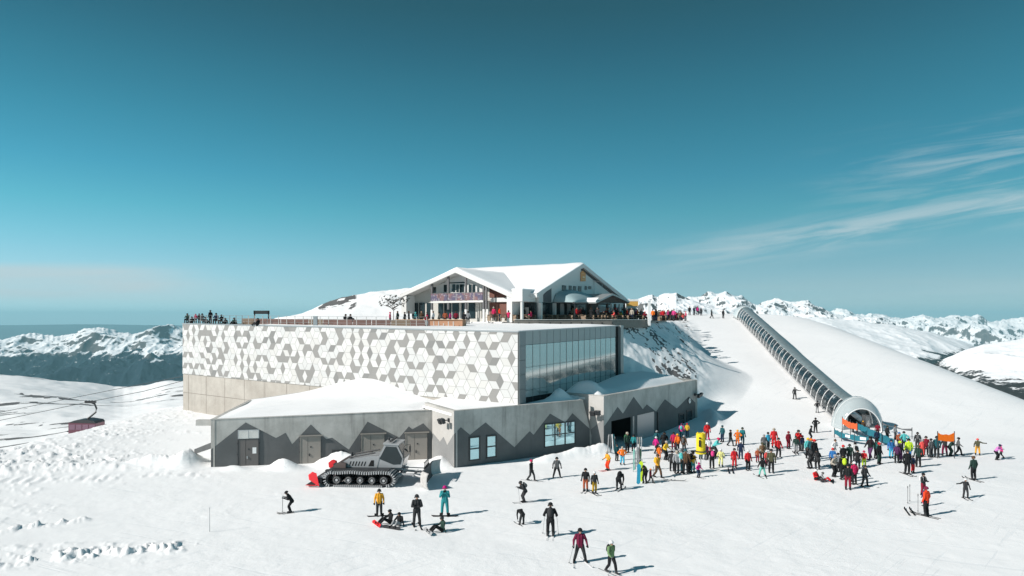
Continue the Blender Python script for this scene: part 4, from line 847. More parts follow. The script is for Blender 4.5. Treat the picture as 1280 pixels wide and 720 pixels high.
# ================================================================ snow groomer
def fab(col, key=None): 
    k = 'fabric_%02x%02x%02x' % tuple(int(c * 255) for c in col); return mat(k, tuple(c * 0.88 + 0.001 for c in col), 0.8, var=0.22, vscale=7, bump=0.5, bscale=14, spec=0.2)
M_SILV = mat('silver_body', (0.33, 0.34, 0.35), 0.35, metal=0.25, var=0.05); M_RED = mat('signal_red', (0.72, 0.02, 0.03), 0.5); M_TRK = mat('track_rubber', (0.018, 0.018, 0.02), 0.7); M_GRS = mat('grouser_steel', (0.42, 0.43, 0.44), 0.5, metal=0.3, var=0.3, vscale=9)
cat = empty('snow_groomer', (-10.75, 51.9, 0.02), R(-4), 'silver tracked snow groomer with red rear flaps parked before the grey painted doors', 'snow groomer')
Z3 = (0, 0, 0)
def cpart(b, name, m=None, par=None, smooth=False): return b.build(name, m, par or cat, smooth=smooth, loc=Z3)
def loop(n=64):   # the track's path
    pts = []; x0, x1, zt, zb, r0, r1 = -2.15, 2.05, 0.98, 0.06, 0.46, 0.46
    segs = [((x0 + 0.25, zb), (x1 - 0.35, zb))]
    for i in range(24): pts.append((x0 + 0.25 + (x1 - 0.6 - x0) * i / 24, zb))
    for i in range(9): a = -math.pi / 2 + math.pi * i / 9; pts.append((x1 - 0.02 + 0.44 * math.cos(a) * 0.95 - 0.1 * (i < 2), 0.56 + 0.42 * math.sin(a) + 0.0 * i))
    for i in range(24): pts.append((x1 - (x1 - x0) * i / 24, 0.98 + 0.03 * math.sin(i / 24 * 12)))
    for i in range(9): a = math.pi / 2 + math.pi * i / 9; pts.append((x0 + 0.42 * math.cos(a), 0.56 + 0.42 * math.sin(a) - 0.06 * (i > 4)))
    return pts
for sy in (-1, 1):
    yc = 1.42 * sy; L = loop(); b = MB(); N = len(L); vs = []
    for (x, z) in L:
        for o_ in (0, 1):
            cx_, cz_ = -0.05, 0.55; k = 1 - 0.07 * o_
            for yy in (-0.55, 0.55): vs.append((cx_ + (x - cx_) * k, yc + yy, cz_ + (z - cz_) * (1 - 0.12 * o_)))
    fs = []
    for i in range(N):
        j = (i + 1) % N; A, B_ = i * 4, j * 4
        fs += [(A, A + 1, B_ + 1, B_), (A + 2, B_ + 2, B_ + 3, A + 3), (A, B_, B_ + 2, A + 2), (A + 1, A + 3, B_ + 3, B_ + 1)]
    b.faces(vs, fs); tr = cpart(b, 'track', M_TRK)
    b = MB()
    for i in range(0, N, 1):
        x, z = L[i]; x2, z2 = L[(i + 1) % N]; d = Vector((x2 - x, 0, z2 - z)); d = d.normalized() if d.length > 1e-6 else Vector((1, 0, 0)); nrm = Vector((d.z, 0, -d.x))
        c = Vector((x, yc, z)) + nrm * 0.035; b.box(c, (0.07, 1.30, 0.20), None, Matrix((d, (0, 1, 0), nrm)).transposed())
    g = b.build('grousers', M_GRS, tr, loc=Z3); g['kind'] = 'stuff'
    for k in range(5):
        b = MB(); wx = -1.75 + 0.86 * k; rr_ = 0.27 if 0 < k < 4 else 0.30
        yo = yc - 0.46 * 1; 
        b.tube([(wx, yc - 0.5, 0.46), (wx, yc + 0.5, 0.46)], rr_, M_TRK, 18)
        for yy in (yc - 0.51, yc + 0.51): b.tube([(wx + rr_ * 0.72 * math.cos(a), yy, 0.46 + rr_ * 0.72 * math.sin(a)) for a in [2 * math.pi * q / 16 for q in range(16)]], 0.03, mat('rim_grey', (0.16, 0.165, 0.17), 0.6), 5, closed=True)
        b.tube([(wx, yc - 0.53, 0.46), (wx, yc + 0.53, 0.46)], 0.10, M_GRS, 10)
        cpart(b, 'wheel')
b = MB(); b.box((-0.1, 0, 0.72), (4.1, 1.7, 0.65)); cpart(b, 'chassis', M_DARK)
b = MB(); b.box((-0.15, 0, 1.13), (4.3, 3.5, 0.10)); cpart(b, 'deck', M_DARK)
def side_prism(pts, y0, y1, name, m, par=None): b = MB(); b.prism([(x, y0, z) for x, z in pts], (0, y1 - y0, 0)); return cpart(b, name, m, par)
hood = side_prism([(-1.9, 1.19), (0.95, 1.19), (1.15, 2.0), (0.5, 2.02), (-1.35, 1.72), (-1.85, 1.42)], -0.95, 0.95, 'engine_hood', M_SILV)
for k in range(6): side_prism([(-1.15 + 0.22 * k, 1.3), (-1.07 + 0.22 * k, 1.3), (-0.95 + 0.22 * k, 1.62), (-1.03 + 0.22 * k, 1.62)], -0.965, -0.952, 'vent_slot', M_BLACK, hood)
side_prism([(0.3, 1.28), (0.72, 1.28), (0.72, 1.72), (0.52, 1.72)], -0.965, -0.952, 'side_opening', M_BLACK, hood)
side_prism([(-2.2, 1.19), (-1.3, 1.19), (-1.3, 1.5), (-1.75, 1.62), (-2.2, 1.36)], -1.25, 1.25, 'rear_tray', mat('tray_brown', (0.10, 0.075, 0.07), 0.7))
b = MB(); b.tube([(-1.2, -0.7, 1.85), (0.75, -0.7, 2.22)], 0.06, None, 6); b.tube([(-1.2, 0.7, 1.85), (0.75, 0.7, 2.22)], 0.06, None, 6); b.tube([(-1.2, -0.7, 1.85), (-1.2, 0.7, 1.85)], 0.06, None, 6); b.tube([(-1.2, 0, 1.7), (-1.2, 0, 2.1)], 0.09, None, 8); cpart(b, 'winch_bar', M_DARK)
cab = side_prism([(0.95, 1.19), (2.75, 1.19), (2.95, 1.85), (2.45, 2.82), (1.5, 2.88), (0.95, 1.75)], -0.92, 0.92, 'cab', M_SILV)
gl = [(1.12, 1.82), (2.15, 1.42), (2.68, 1.45), (2.80, 1.85), (2.38, 2.70), (1.60, 2.74)]
side_prism(gl, -0.945, -0.925, 'side_window', M_GLASSD, cab); side_prism(gl, 0.925, 0.945, 'side_window', M_GLASSD, cab)
b = MB(); b.poly([(2.965, -0.8, 1.9), (2.965, 0.8, 1.9), (2.50, 0.75, 2.76), (2.50, -0.75, 2.76)]); b.poly([(2.80, -0.8, 1.30), (2.80, 0.8, 1.30), (2.965, 0.8, 1.84), (2.965, -0.8, 1.84)]); cpart(b, 'windscreen', M_GLASSD, cab)
side_prism([(1.4, 2.89), (2.55, 2.83), (2.6, 2.93), (1.42, 3.0)], -1.0, 1.0, 'cab_roof', M_SILV, cab)
b = MB(); b.tube([(1.9, -0.9, 3.12), (1.9, 0.9, 3.12)], 0.03, None, 6)
for y in (-0.8, -0.4, 0.0, 0.4, 0.8): b.box((1.95, y, 3.12), (0.14, 0.22, 0.14))
b.tube([(1.55, 0.3, 3.0), (1.55, 0.3, 3.2)], 0.08, None, 8); cpart(b, 'light_bar', M_DARK, cab)
for y in (-1.12, 1.12): b = MB(); b.tube([(2.6, y * 0.85, 2.5), (2.95, y, 2.55), (2.95, y, 1.7)], 0.025, None, 5); b.box((2.95, y, 2.2), (0.08, 0.2, 0.45)); cpart(b, 'mirror', M_DARK, cab)
# front blade on its push frame
b = MB()
for y in (-0.7, 0.7): b.tube([(2.0, y, 0.7), (3.6, y * 0.9, 0.62), (4.4, y * 1.2, 0.5)], 0.09, None, 8); b.tube([(2.1, y * 0.6, 1.05), (3.0, y * 0.6, 0.95)], 0.07, None, 8); b.tube([(3.0, y * 0.6, 0.95), (4.35, y * 0.7, 0.9)], 0.035, None, 8)
b.tube([(3.6, -0.9, 0.62), (3.6, 0.9, 0.62)], 0.08, None, 8); b.tube([(2.6, -0.9, 0.6), (2.6, 0.9, 0.6)], 0.10, None, 8); cpart(b, 'push_frame', M_GRS)
b = MB(); arc = [(4.47 + 0.16 * math.cos(a) * 1.0 + 0.1, 0.62 + 0.55 * math.sin(a)) for a in [math.pi * 0.5 + math.pi * q / 8 for q in range(9)]]
for y0, y1, dxx in ((-1.9, 1.9, 0),): b.prism([(x, y0, z) for x, z in arc] + [(x - 0.07, y0, z) for x, z in arc[::-1]], (0, y1 - y0, 0))
bl = cpart(b, 'blade', mat('blade_dark', (0.06, 0.06, 0.065), 0.5, metal=0.3, var=0.3))
for sy in (-1, 1):
    b = MB(); b.prism([(x, 1.92 * sy, z) for x, z in arc] + [(x - 0.07, 1.92 * sy, z) for x, z in arc[::-1]], (0.55, 0.75 * sy, 0)); cpart(b, 'blade_wing', mat('blade_light', (0.45, 0.44, 0.43), 0.5, var=0.4, vscale=4), bl)
b = MB()
for k in range(7): b.tube([(4.43, -0.9 + 0.3 * k, 1.12), (4.43, -0.9 + 0.3 * k, 1.55)], 0.02, None, 5)
b.tube([(4.43, -0.92, 1.56), (4.43, 0.92, 1.56)], 0.035, None, 6); b.box((4.43, 0, 1.18), (0.06, 1.9, 0.12)); cpart(b, 'spill_guard', M_DARK, bl)
# rear tiller with red flaps
b = MB(); b.tube([(-2.0, -0.5, 0.8), (-2.7, -0.5, 0.7), (-3.05, -0.5, 0.45)], 0.09, None, 8); b.tube([(-2.0, 0.5, 0.8), (-2.7, 0.5, 0.7), (-3.05, 0.5, 0.45)], 0.09, None, 8); b.tube([(-2.1, 0, 1.1), (-3.0, 0, 0.75)], 0.06, None, 8)
b.box((-2.6, -1.0, 0.85), (0.5, 0.35, 0.3)); b.box((-2.65, 0.9, 0.9), (0.4, 0.5, 0.35)); cpart(b, 'tiller_arm', M_DARK)
b = MB(); b.box((-3.05, 0, 0.42), (0.5, 4.1, 0.38), M_DARK); b.tube([(-3.1, -2.05, 0.2), (-3.1, 2.05, 0.2)], 0.17, M_GRS, 12)
for k in range(12): b.box((-2.85 + 0.03 * (k % 3), -1.9 + 0.345 * k, 0.66), (0.3, 0.12, 0.14), M_GRS)
til = cpart(b, 'tiller')
for sy in (-1, 1):
    y_ = 2.15 * sy; b = MB(); b.prism([(-3.0, y_, 0.05), (-3.7, y_, 0.5), (-3.75, y_ , 0.85), (-3.45, y_, 1.08), (-3.2, y_, 1.0)], (0.1, 0.12 * sy, 0.0)); b.prism([(-3.9, y_ - 0.1 * sy, 0.06), (-3.1, y_ - 0.1 * sy, 0.06), (-3.1, y_ + 0.15 * sy, 0.12), (-3.9, y_ + 0.15 * sy, 0.12)], (0, 0, 0.05)); cpart(b, 'red_flap', M_RED, til)
b = MB(); b.prism([(-3.3, -1.95, 0.12), (-3.3, 1.95, 0.12), (-4.0, 1.95, 0.05), (-4.0, -1.95, 0.05)], (0, 0, 0.04)); cpart(b, 'finisher', M_TRK, til)

# ================================================================ cable-car cabin and its ropes
def at(px, py, Y): return Vector(((px - CX) / F * Y, Y, CZ - (py - HY) / F * Y))
gp = at(115, 503.5, 100); cb = at(108, 536, 100)
cabin = empty('cable_car_cabin', (cb.x, cb.y, -4.9), 0, 'small plum-coloured cable car cabin hanging low over the snow at left', 'cable car')
b = MB(); x0, x1 = -1.95, 1.95
b.prism([(cb.x + x, 99.0, z) for x, z in ((x0 + 0.15, -4.9), (x1 - 0.15, -4.9), (x1, -4.3), (x1, -2.72), (x0, -2.62), (x0, -4.3))], (0, 2.2, 0)); b.build('cabin_body', mat('cabin_plum', (0.13, 0.045, 0.065), 0.4, var=0.15), cabin)
b = MB()
for k in range(4): b.box((cb.x - 1.42 + 0.95 * k, 98.985, -3.25), (0.82, 0.03, 0.75))
b.build('cabin_windows', mat('cabin_glass', (0.16, 0.08, 0.12), 0.15, spec=0.8), cabin)
b = MB(); b.prism([(cb.x - 1.95, 98.95, -2.6), (cb.x + 1.98, 98.95, -2.7), (cb.x + 1.7, 98.95, -2.38), (cb.x + 0.2, 98.95, -2.15), (cb.x - 1.1, 98.95, -2.3)], (0, 2.3, 0)); b.build('cabin_roof', M_DARK, cabin)
b = MB(); b.tube([Vector((cb.x + 0.1, 100, -2.25)), Vector((cb.x + 0.75, 100, -1.75)), Vector((cb.x + 1.35, 100, -1.25)), Vector((cb.x + 1.45, 100, -0.7)), Vector((cb.x + 1.2, 100, -0.1)), gp], 0.13, None, 8); b.build('hanger_arm', M_DARK, cabin)
b = MB(); b.box(gp + Vector((-0.2, 0, 0.05)), (1.5, 0.3, 0.22)); 
for k in range(4): b.tube([gp + Vector((-0.85 + 0.42 * k, -0.12, 0.18)), gp + Vector((-0.85 + 0.42 * k, 0.12, 0.18))], 0.17, None, 10)
b.build('carriage', M_DARK, cabin)
b = MB(); b.box((cb.x - 2.1, 99.5, -3.9), (0.3, 0.8, 0.12)); b.box((cb.x, 98.93, -4.2), (3.6, 0.06, 0.08)); b.build('bumper', M_DARK, cabin)
b = MB(); b.tube([at(-90, 541, 106), at(0, 525.5, 103), gp + Vector((0, 0, 0.22)), at(180, 489, 97), at(236, 474, 94)], 0.042, None, 5); o = b.build('cable', mat('rope_grey', (0.05, 0.06, 0.065), 0.8)); tag(o, 'lower haul rope that carries the plum cable car cabin', 'cable')
b = MB(); b.tube([at(-90, 531, 112), at(0, 515.5, 109), at(140, 487.5, 103), at(236, 469, 99)], 0.042, None, 5); o = b.build('cable', _mats['rope_grey']); tag(o, 'upper haul rope running empty above the plum cabin into the hall', 'cable')
pl_ = empty('ski_lift_fence', at(145, 507, 150), 0, 'row of tiny net poles on the snowfield behind the cable car cabin', 'fence')
for k in range(14):
    p = at(128 + 2.6 * k, 507 - 0.35 * k, 150); z = tz(p.x, p.y); b = MB(); b.box((p.x, p.y, z + 0.8), (0.07, 0.07, 1.6)); b.build('pole', M_DARK, pl_)
p = on_ground(262, 665); b = MB(); b.tube([p, p + Vector((0, 0, 1.35))], [0.02, 0.015], None, 6); b.ell(p + Vector((0, 0, 1.36)), (0.025, 0.025, 0.025), None, 6, 3); o = b.build('marker_stake', M_STEEL); tag(o, 'single thin grey stake standing alone in the snow at lower left', 'stake')

# ================================================================ covered conveyor (magic carpet) tunnel
TA, TB = Vector((37.3, 74.8)), Vector((50.2, 151.0)); TD = (TB - TA).normalized(); TN = Vector((TD.y, -TD.x)); TL = (TB - TA).length
tun = empty('covered_conveyor', (TA.x, TA.y, 0), 0, 'long glazed tunnel of white hoops covering the conveyor up the slope', 'conveyor tunnel')
def tp(s, a, rx=1.65, hh=2.45, up=0.0):
    c = TA + TD * s; z = TUNZ(s); return Vector((c.x + TN.x * rx * math.cos(a), c.y + TN.y * rx * math.cos(a), z + up + hh * math.sin(a)))
_sz = np.linspace(0, TL, 60); _gz = terrain(TA.x + TD.x * _sz, TA.y + TD.y * _sz)
def TUNZ(s): return float(np.interp(s, _sz, _gz)) + 0.25
m = bpy.data.materials.new('smoked_cover'); m.use_nodes = True; t = NT(m.node_tree); bs = m.node_tree.nodes['Principled BSDF']
bs.inputs['Roughness'].default_value = 0.12; g = t.n.new('ShaderNodeNewGeometry').outputs['Position']; nz = t.noise(g, 1.2, 6, 0.7)
t.l.new(t.mix(t.ss(nz, 0.54, 0.68), (0.025, 0.035, 0.04), (0.40, 0.46, 0.48)), bs.inputs['Base Color']); t.l.new(t.m('ADD', 0.62, t.m('MULTIPLY', t.ss(nz, 0.52, 0.66), 0.33)), bs.inputs['Alpha']); M_SMK = m
M_TOP = mat('cover_top', (0.15, 0.19, 0.20), 0.35, var=0.75, vscale=2.2); M_HOOP = mat('hoop_white', (0.70, 0.71, 0.71), 0.45)
npan = 31
def strip(a0, a1, m, name, k=6, s0=1.2):
    b = MB(); NS = npan; vs = []
    for i in range(NS + 1):
        for j in range(k + 1): vs.append(tp(s0 + (TL - s0) * i / NS, a0 + (a1 - a0) * j / k, *((1.76, 2.56) if name == 'cover_top' else (1.65, 2.45))))
    b.faces(vs, [(i * (k + 1) + j, i * (k + 1) + j + 1, (i + 1) * (k + 1) + j + 1, (i + 1) * (k + 1) + j) for i in range(NS) for j in range(k)])
    o = b.build(name, m, tun, smooth=True); sm = o.modifiers.new('thick', 'SOLIDIFY'); sm.thickness = 0.04; return o
strip(R(38), R(116), M_TOP, 'cover_top'); strip(R(116), R(172), M_SMK, 'cover_side', 7); strip(R(6), R(38), M_SMK, 'cover_side', 4)
for i in range(npan + 1):
    s_ = 1.2 + (TL - 1.2) * i / npan; b = MB()
    b.tube([tp(s_, R(a), 1.69, 2.49) for a in range(2, 179, 8)], 0.055 if i else 0.08, None, 5); b.build('hoop', M_HOOP, tun)
for a_, nm in ((R(116), 'ridge_rail'), (R(38), 'ridge_rail'), (R(4), 'base_rail'), (R(176), 'base_rail')):
    b = MB(); b.tube([tp(1.2 + (TL - 1.2) * i / npan, a_, 1.68, 2.48) for i in range(npan + 1)], 0.05 if nm[0] == 'r' else 0.12, None, 5); b.build(nm, M_STEEL if nm[0] == 'r' else M_GRS, tun)
b = MB()
for i in range(npan * 2): 
    s_ = 1.5 + (TL - 2) * i / (npan * 2); b.box(tp(s_, R(24), 1.72, 2.5), (0.12, 0.42, 0.10))
o = b.build('vent_blocks', M_DARK, tun); o['kind'] = 'stuff'
b = MB(); vs = []
for i in range(40):
    s_ = TL * i / 39
    for q in (-0.7, 0.7): c = TA + TD * s_ + TN * q; vs.append((c.x, c.y, TUNZ(s_) + 0.05))
b.faces(vs, [(2 * i, 2 * i + 1, 2 * i + 3, 2 * i + 2) for i in range(39)]); b.build('belt', M_TRK, tun)
# glazed dome at the lower entrance
M_DOME = mat('dome_glass', (0.50, 0.57, 0.59), 0.10, alpha=0.6, spec=0.8)
b = MB(); ND, KD = 18, 12; vs = []
for i in range(ND + 1):
    ph = math.pi * i / ND
    for j in range(KD + 1):
        dd = 2.6 * math.cos(math.pi / 2 * j / KD) ** 0.8 if j < KD else 0.0
        rr_ = 1.0 - 0.32 * (j / KD); c = TA + TD * (2.2 - 4.4 * (1 - j / KD) * 0.72)
        hx_ = 2.6 * math.cos(ph) * (0.72 + 0.28 * math.sin(math.pi * (j / KD) * 0.85 + 0.1)); hz_ = 3.6 * math.sin(ph) * (0.64 + 0.36 * math.sin(math.pi * (j / KD) * 0.85 + 0.1))
        vs.append((c.x + TN.x * hx_, c.y + TN.y * hx_, 0.15 + hz_))
b.faces(vs, [(i * (KD + 1) + j, i * (KD + 1) + j + 1, (i + 1) * (KD + 1) + j + 1, (i + 1) * (KD + 1) + j) for i in range(ND) for j in range(KD)])
dome_o = b.build('entrance_dome', M_DOME, tun, smooth=True); sm = dome_o.modifiers.new('thick', 'SOLIDIFY'); sm.thickness = 0.05
for j, rd in ((0, 0.06), (5, 0.03), (KD, 0.10)):
    b = MB(); b.tube([vs[i * (KD + 1) + j] for i in range(ND + 1)], rd, None, 8); b.build('dome_hoop', M_HOOP, dome_o)
b = MB(); c = TA + TD * 2.4
fr_ = []
for i in range(ND + 1): a = math.pi * i / ND; fr_.append((c.x + TN.x * 2.1 * math.cos(a), c.y + TN.y * 2.1 * math.cos(a), 0.2 + 2.95 * math.sin(a)))
inn = []
for i in range(ND + 1): a = math.pi * i / ND; inn.append((c.x + TN.x * 1.35 * math.cos(a) - 0.0, c.y + TN.y * 1.35 * math.cos(a), 0.2 + 2.15 * math.sin(a)))
b.faces(fr_ + inn, [(i, i + 1, ND + 2 + i, ND + 1 + i) for i in range(ND)]); b.build('portal_wall', mat('portal_grey', (0.50, 0.53, 0.54), 0.5, var=0.1), dome_o)
for q in (-1.15, 1.15): b = MB(); c = TA + TD * 1.4 + TN * q; b.box((c.x, c.y, 0.9), (0.5, 0.9, 1.5)); b.build('control_cabinet', M_OFF if q < 0 else M_SILV, dome_o)
b = MB(); c = TA + TD * 2.35; b.box((c.x + 1.6, c.y - 0.05, 2.0), (0.55, 0.08, 0.6)); b.build('notice_board', M_DARK, dome_o)
# top end shelter
b = MB(); vs = []
for i in range(9):
    for j in range(13): a = math.pi * j / 12; vs.append(tp(TL - 3 + 5.5 * i / 8, a, 1.8 + 0.25 * math.sin(i / 8 * 3), 2.6 - 0.5 * (i / 8) ** 3))
b.faces(vs, [(i * 13 + j, i * 13 + j + 1, (i + 1) * 13 + j + 1, (i + 1) * 13 + j) for i in range(8) for j in range(12)]); o = b.build('top_shelter', mat('shelter_pale', (0.48, 0.53, 0.54), 0.3, var=0.2), tun, smooth=True); sm = o.modifiers.new('thick', 'SOLIDIFY'); sm.thickness = 0.05

# ================================================================ queue banners, info sign, net banner
def banner(pts, h, col, label, cat_='banner', marks=0, post=True, mcol=(0.75, 0.78, 0.80), up=0.35):
    P = [Vector(p) for p in pts]; e = empty('banner', P[0], 0, label, cat_)
    S = []; 
    for i in range(len(P) - 1):
        for k in range(6): S.append(P[i] + (P[i + 1] - P[i]) * k / 6)
    S.append(P[-1]); b = MB(); n_ = len(S)
    top = [p + Vector((0, 0, up + h - 0.10 * math.sin(i * 1.1) ** 2 - 0.16 * math.sin(math.pi * i / (n_ - 1)) * (marks == 0))) for i, p in enumerate(S)]; bot = [p + Vector((0, 0, up + 0.05 * math.sin(i * 0.9) - 0.10 * math.sin(math.pi * i / (n_ - 1)) * (marks == 0))) for i, p in enumerate(S)]
    b.faces(top + bot, [(i, i + 1, n_ + i + 1, n_ + i) for i in range(n_ - 1)]); o = b.build('cloth', fab(col), e); sm = o.modifiers.new('thick', 'SOLIDIFY'); sm.thickness = 0.02
    for q in range(marks):
        f_ = (q + 0.5) / marks * (n_ - 1); i = int(f_); d = (S[i + 1] - S[i]).normalized(); nn = Vector((d.y, -d.x, 0)); nn = nn if nn.y < 0 else -nn
        c = S[i] + (S[i + 1] - S[i]) * (f_ - i) + Vector((0, 0, up + h * 0.5)) + nn * 0.05; ww = 0.55
        b = MB(); b.faces([c - d * ww / 2 + Vector((0, 0, -h * .24)), c + d * ww / 2 + Vector((0, 0, -h * .24)), c + d * ww / 2 + Vector((0, 0, h * .24)), c - d * ww / 2 + Vector((0, 0, h * .24))], [(0, 1, 2, 3)]); b.build('white_mark', fab(mcol), o)
    if post:
        for p in P: b = MB(); b.tube([p, p + Vector((0, 0, up + h + 0.1))], 0.035, None, 6); b.build('post', M_DARK, e)
    return e
banner([on_ground(1043, 547), on_ground(1052, 551.5), on_ground(1068, 555), on_ground(1090, 558)], 0.55, (0.02, 0.16, 0.21), 'teal banner with white marks curving in front of the conveyor entrance', marks=3)
banner([on_ground(1071, 541), on_ground(1085, 548), on_ground(1102, 556), on_ground(1118, 564)], 0.75, (0.02, 0.17, 0.23), 'teal queue banner with white marks slanting down to the right from the dome', marks=5)
banner([on_ground(1053, 541), on_ground(1063, 545), on_ground(1072, 549)], 0.7, (0.72, 0.13, 0.04), 'orange-red banner at the left foot of the glass dome', marks=0, up=0.9)
b1 = at(1172, 567, 0.1)
pA, pB = on_ground(1172, 573), on_ground(1193, 573)
e = banner([pA, pB], 0.7, (0.88, 0.17, 0.01), 'bright orange banner stretched above the heads at the right of the queue', up=1.55, marks=0)
pA = on_ground(1103, 541); pB = on_ground(1140, 549); banner([pA, pB], 0.22, (0.12, 0.13, 0.14), 'dark barrier rail behind the queue right of the dome', 'barrier', up=0.85)
# yellow info cylinder
p = on_ground(876, 592); inf = empty('info_sign', p, 0, 'yellow cylindrical information sign on a pole among the crowd', 'sign'); yb = fab((0.80, 0.62, 0.03))
b = MB(); b.tube([p, p + Vector((0, 0, 1.75))], 0.035, None, 8); b.build('pole', M_STEEL, inf)
b = MB(); b.tube([p + Vector((0, 0, 1.85)), p + Vector((0, 0, 3.15))], 0.35, yb, 24); b.tube([p + Vector((0, 0, 1.55)), p + Vector((0, 0, 1.66)), p + Vector((0, 0, 1.84))], [0.38, 0.42, 0.37], yb, 24); cyl = b.build('drum', None, inf, smooth=True)
b = MB(); b.tube([p + Vector((0, 0, 1.70)), p + Vector((0, 0, 1.80))], 0.425, None, 24); b.build('dark_band', M_DARK, inf)
for k in range(3): b = MB(); a = 2.1 * k + 0.5; b.ell(p + Vector((0.24 * math.cos(a), 0.24 * math.sin(a), 3.14)), (0.06, 0.06, 0.10), None, 8, 4); b.build('finial', yb, inf)
fc = bpy.data.curves.new('letter', 'FONT'); fc.body = 'i'; fc.size = 1.15; fc.extrude = 0.01; fc.align_x = 'CENTER'; fc.align_y = 'CENTER'
fo = bpy.data.objects.new('tmp', fc); COL.objects.link(fo); dg = bpy.context.evaluated_depsgraph_get(); me = bpy.data.meshes.new_from_object(fo.evaluated_get(dg)); bpy.data.objects.remove(fo)
me.materials.clear(); me.materials.append(M_BLACK); Mx = Matrix.Translation(p + Vector((-0.17, -0.365, 2.50))) @ Matrix.Rotation(R(-25), 4, 'Z') @ Matrix.Rotation(R(90), 4, 'X') @ Matrix.Diagonal((1.6, 1, 1, 1)); me.transform(Mx)
lt = bpy.data.objects.new('letter', me); COL.objects.link(lt); lt.parent = inf; lt.matrix_parent_inverse = Matrix.Translation(-p)

# ================================================================ people
def capsule(mb, p0, r0, p1, r1, n=10):
    p0, p1 = Vector(p0), Vector(p1); d = (p1 - p0); L = d.length
    d = d.normalized() if L > 1e-6 else Vector((0, 0, 1)); pts = []; rs = []
    for k in range(4): a = math.pi / 2 * (k + 0.35) / 4.35; pts.append(p0 - d * r0 * math.cos(a)); rs.append(r0 * math.sin(a))
    for k in range(4): q = k / 3; pts.append(p0 + d * L * q); rs.append(r0 + (r1 - r0) * q)
    for k in range(3, -1, -1): a = math.pi / 2 * (k + 0.35) / 4.35; pts.append(p1 + d * r1 * math.cos(a)); rs.append(r1 * math.sin(a))
    mb.tube(pts, rs, None, n)
def V3(*a): return Vector(a)
def mk_pose(hip=(0, 0, .93), chest=(0, 0, 1.27), head=(0, -.02, 1.62), elb=((.27, .03, 1.15), (-.27, .03, 1.15)), hand=((.29, -.07, .90), (-.29, -.07, .90)),
            knee=((.12, -.03, .50), (-.12, -.03, .50)), ank=((.13, .02, .10), (-.13, .02, .10)), foot=((0, -1, 0), (0, -1, 0)), headpitch=0.0):
    hip, chest, head = Vector(hip), Vector(chest), Vector(head); up = (chest - hip).normalized(); neck = chest + up * .19
    sho = [chest + up * .13 + V3(s * .185, 0, 0) for s in (1, -1)]
    return dict(hip=hip, chest=chest, head=head, up=up, neck=neck, sho=sho, elb=[Vector(p) for p in elb], hand=[Vector(p) for p in hand], knee=[Vector(p) for p in knee], ank=[Vector(p) for p in ank],
                hipj=[hip + V3(.095, 0, -.02), hip + V3(-.095, 0, -.02)], foot=[Vector(f).normalized() for f in foot], hp=headpitch)
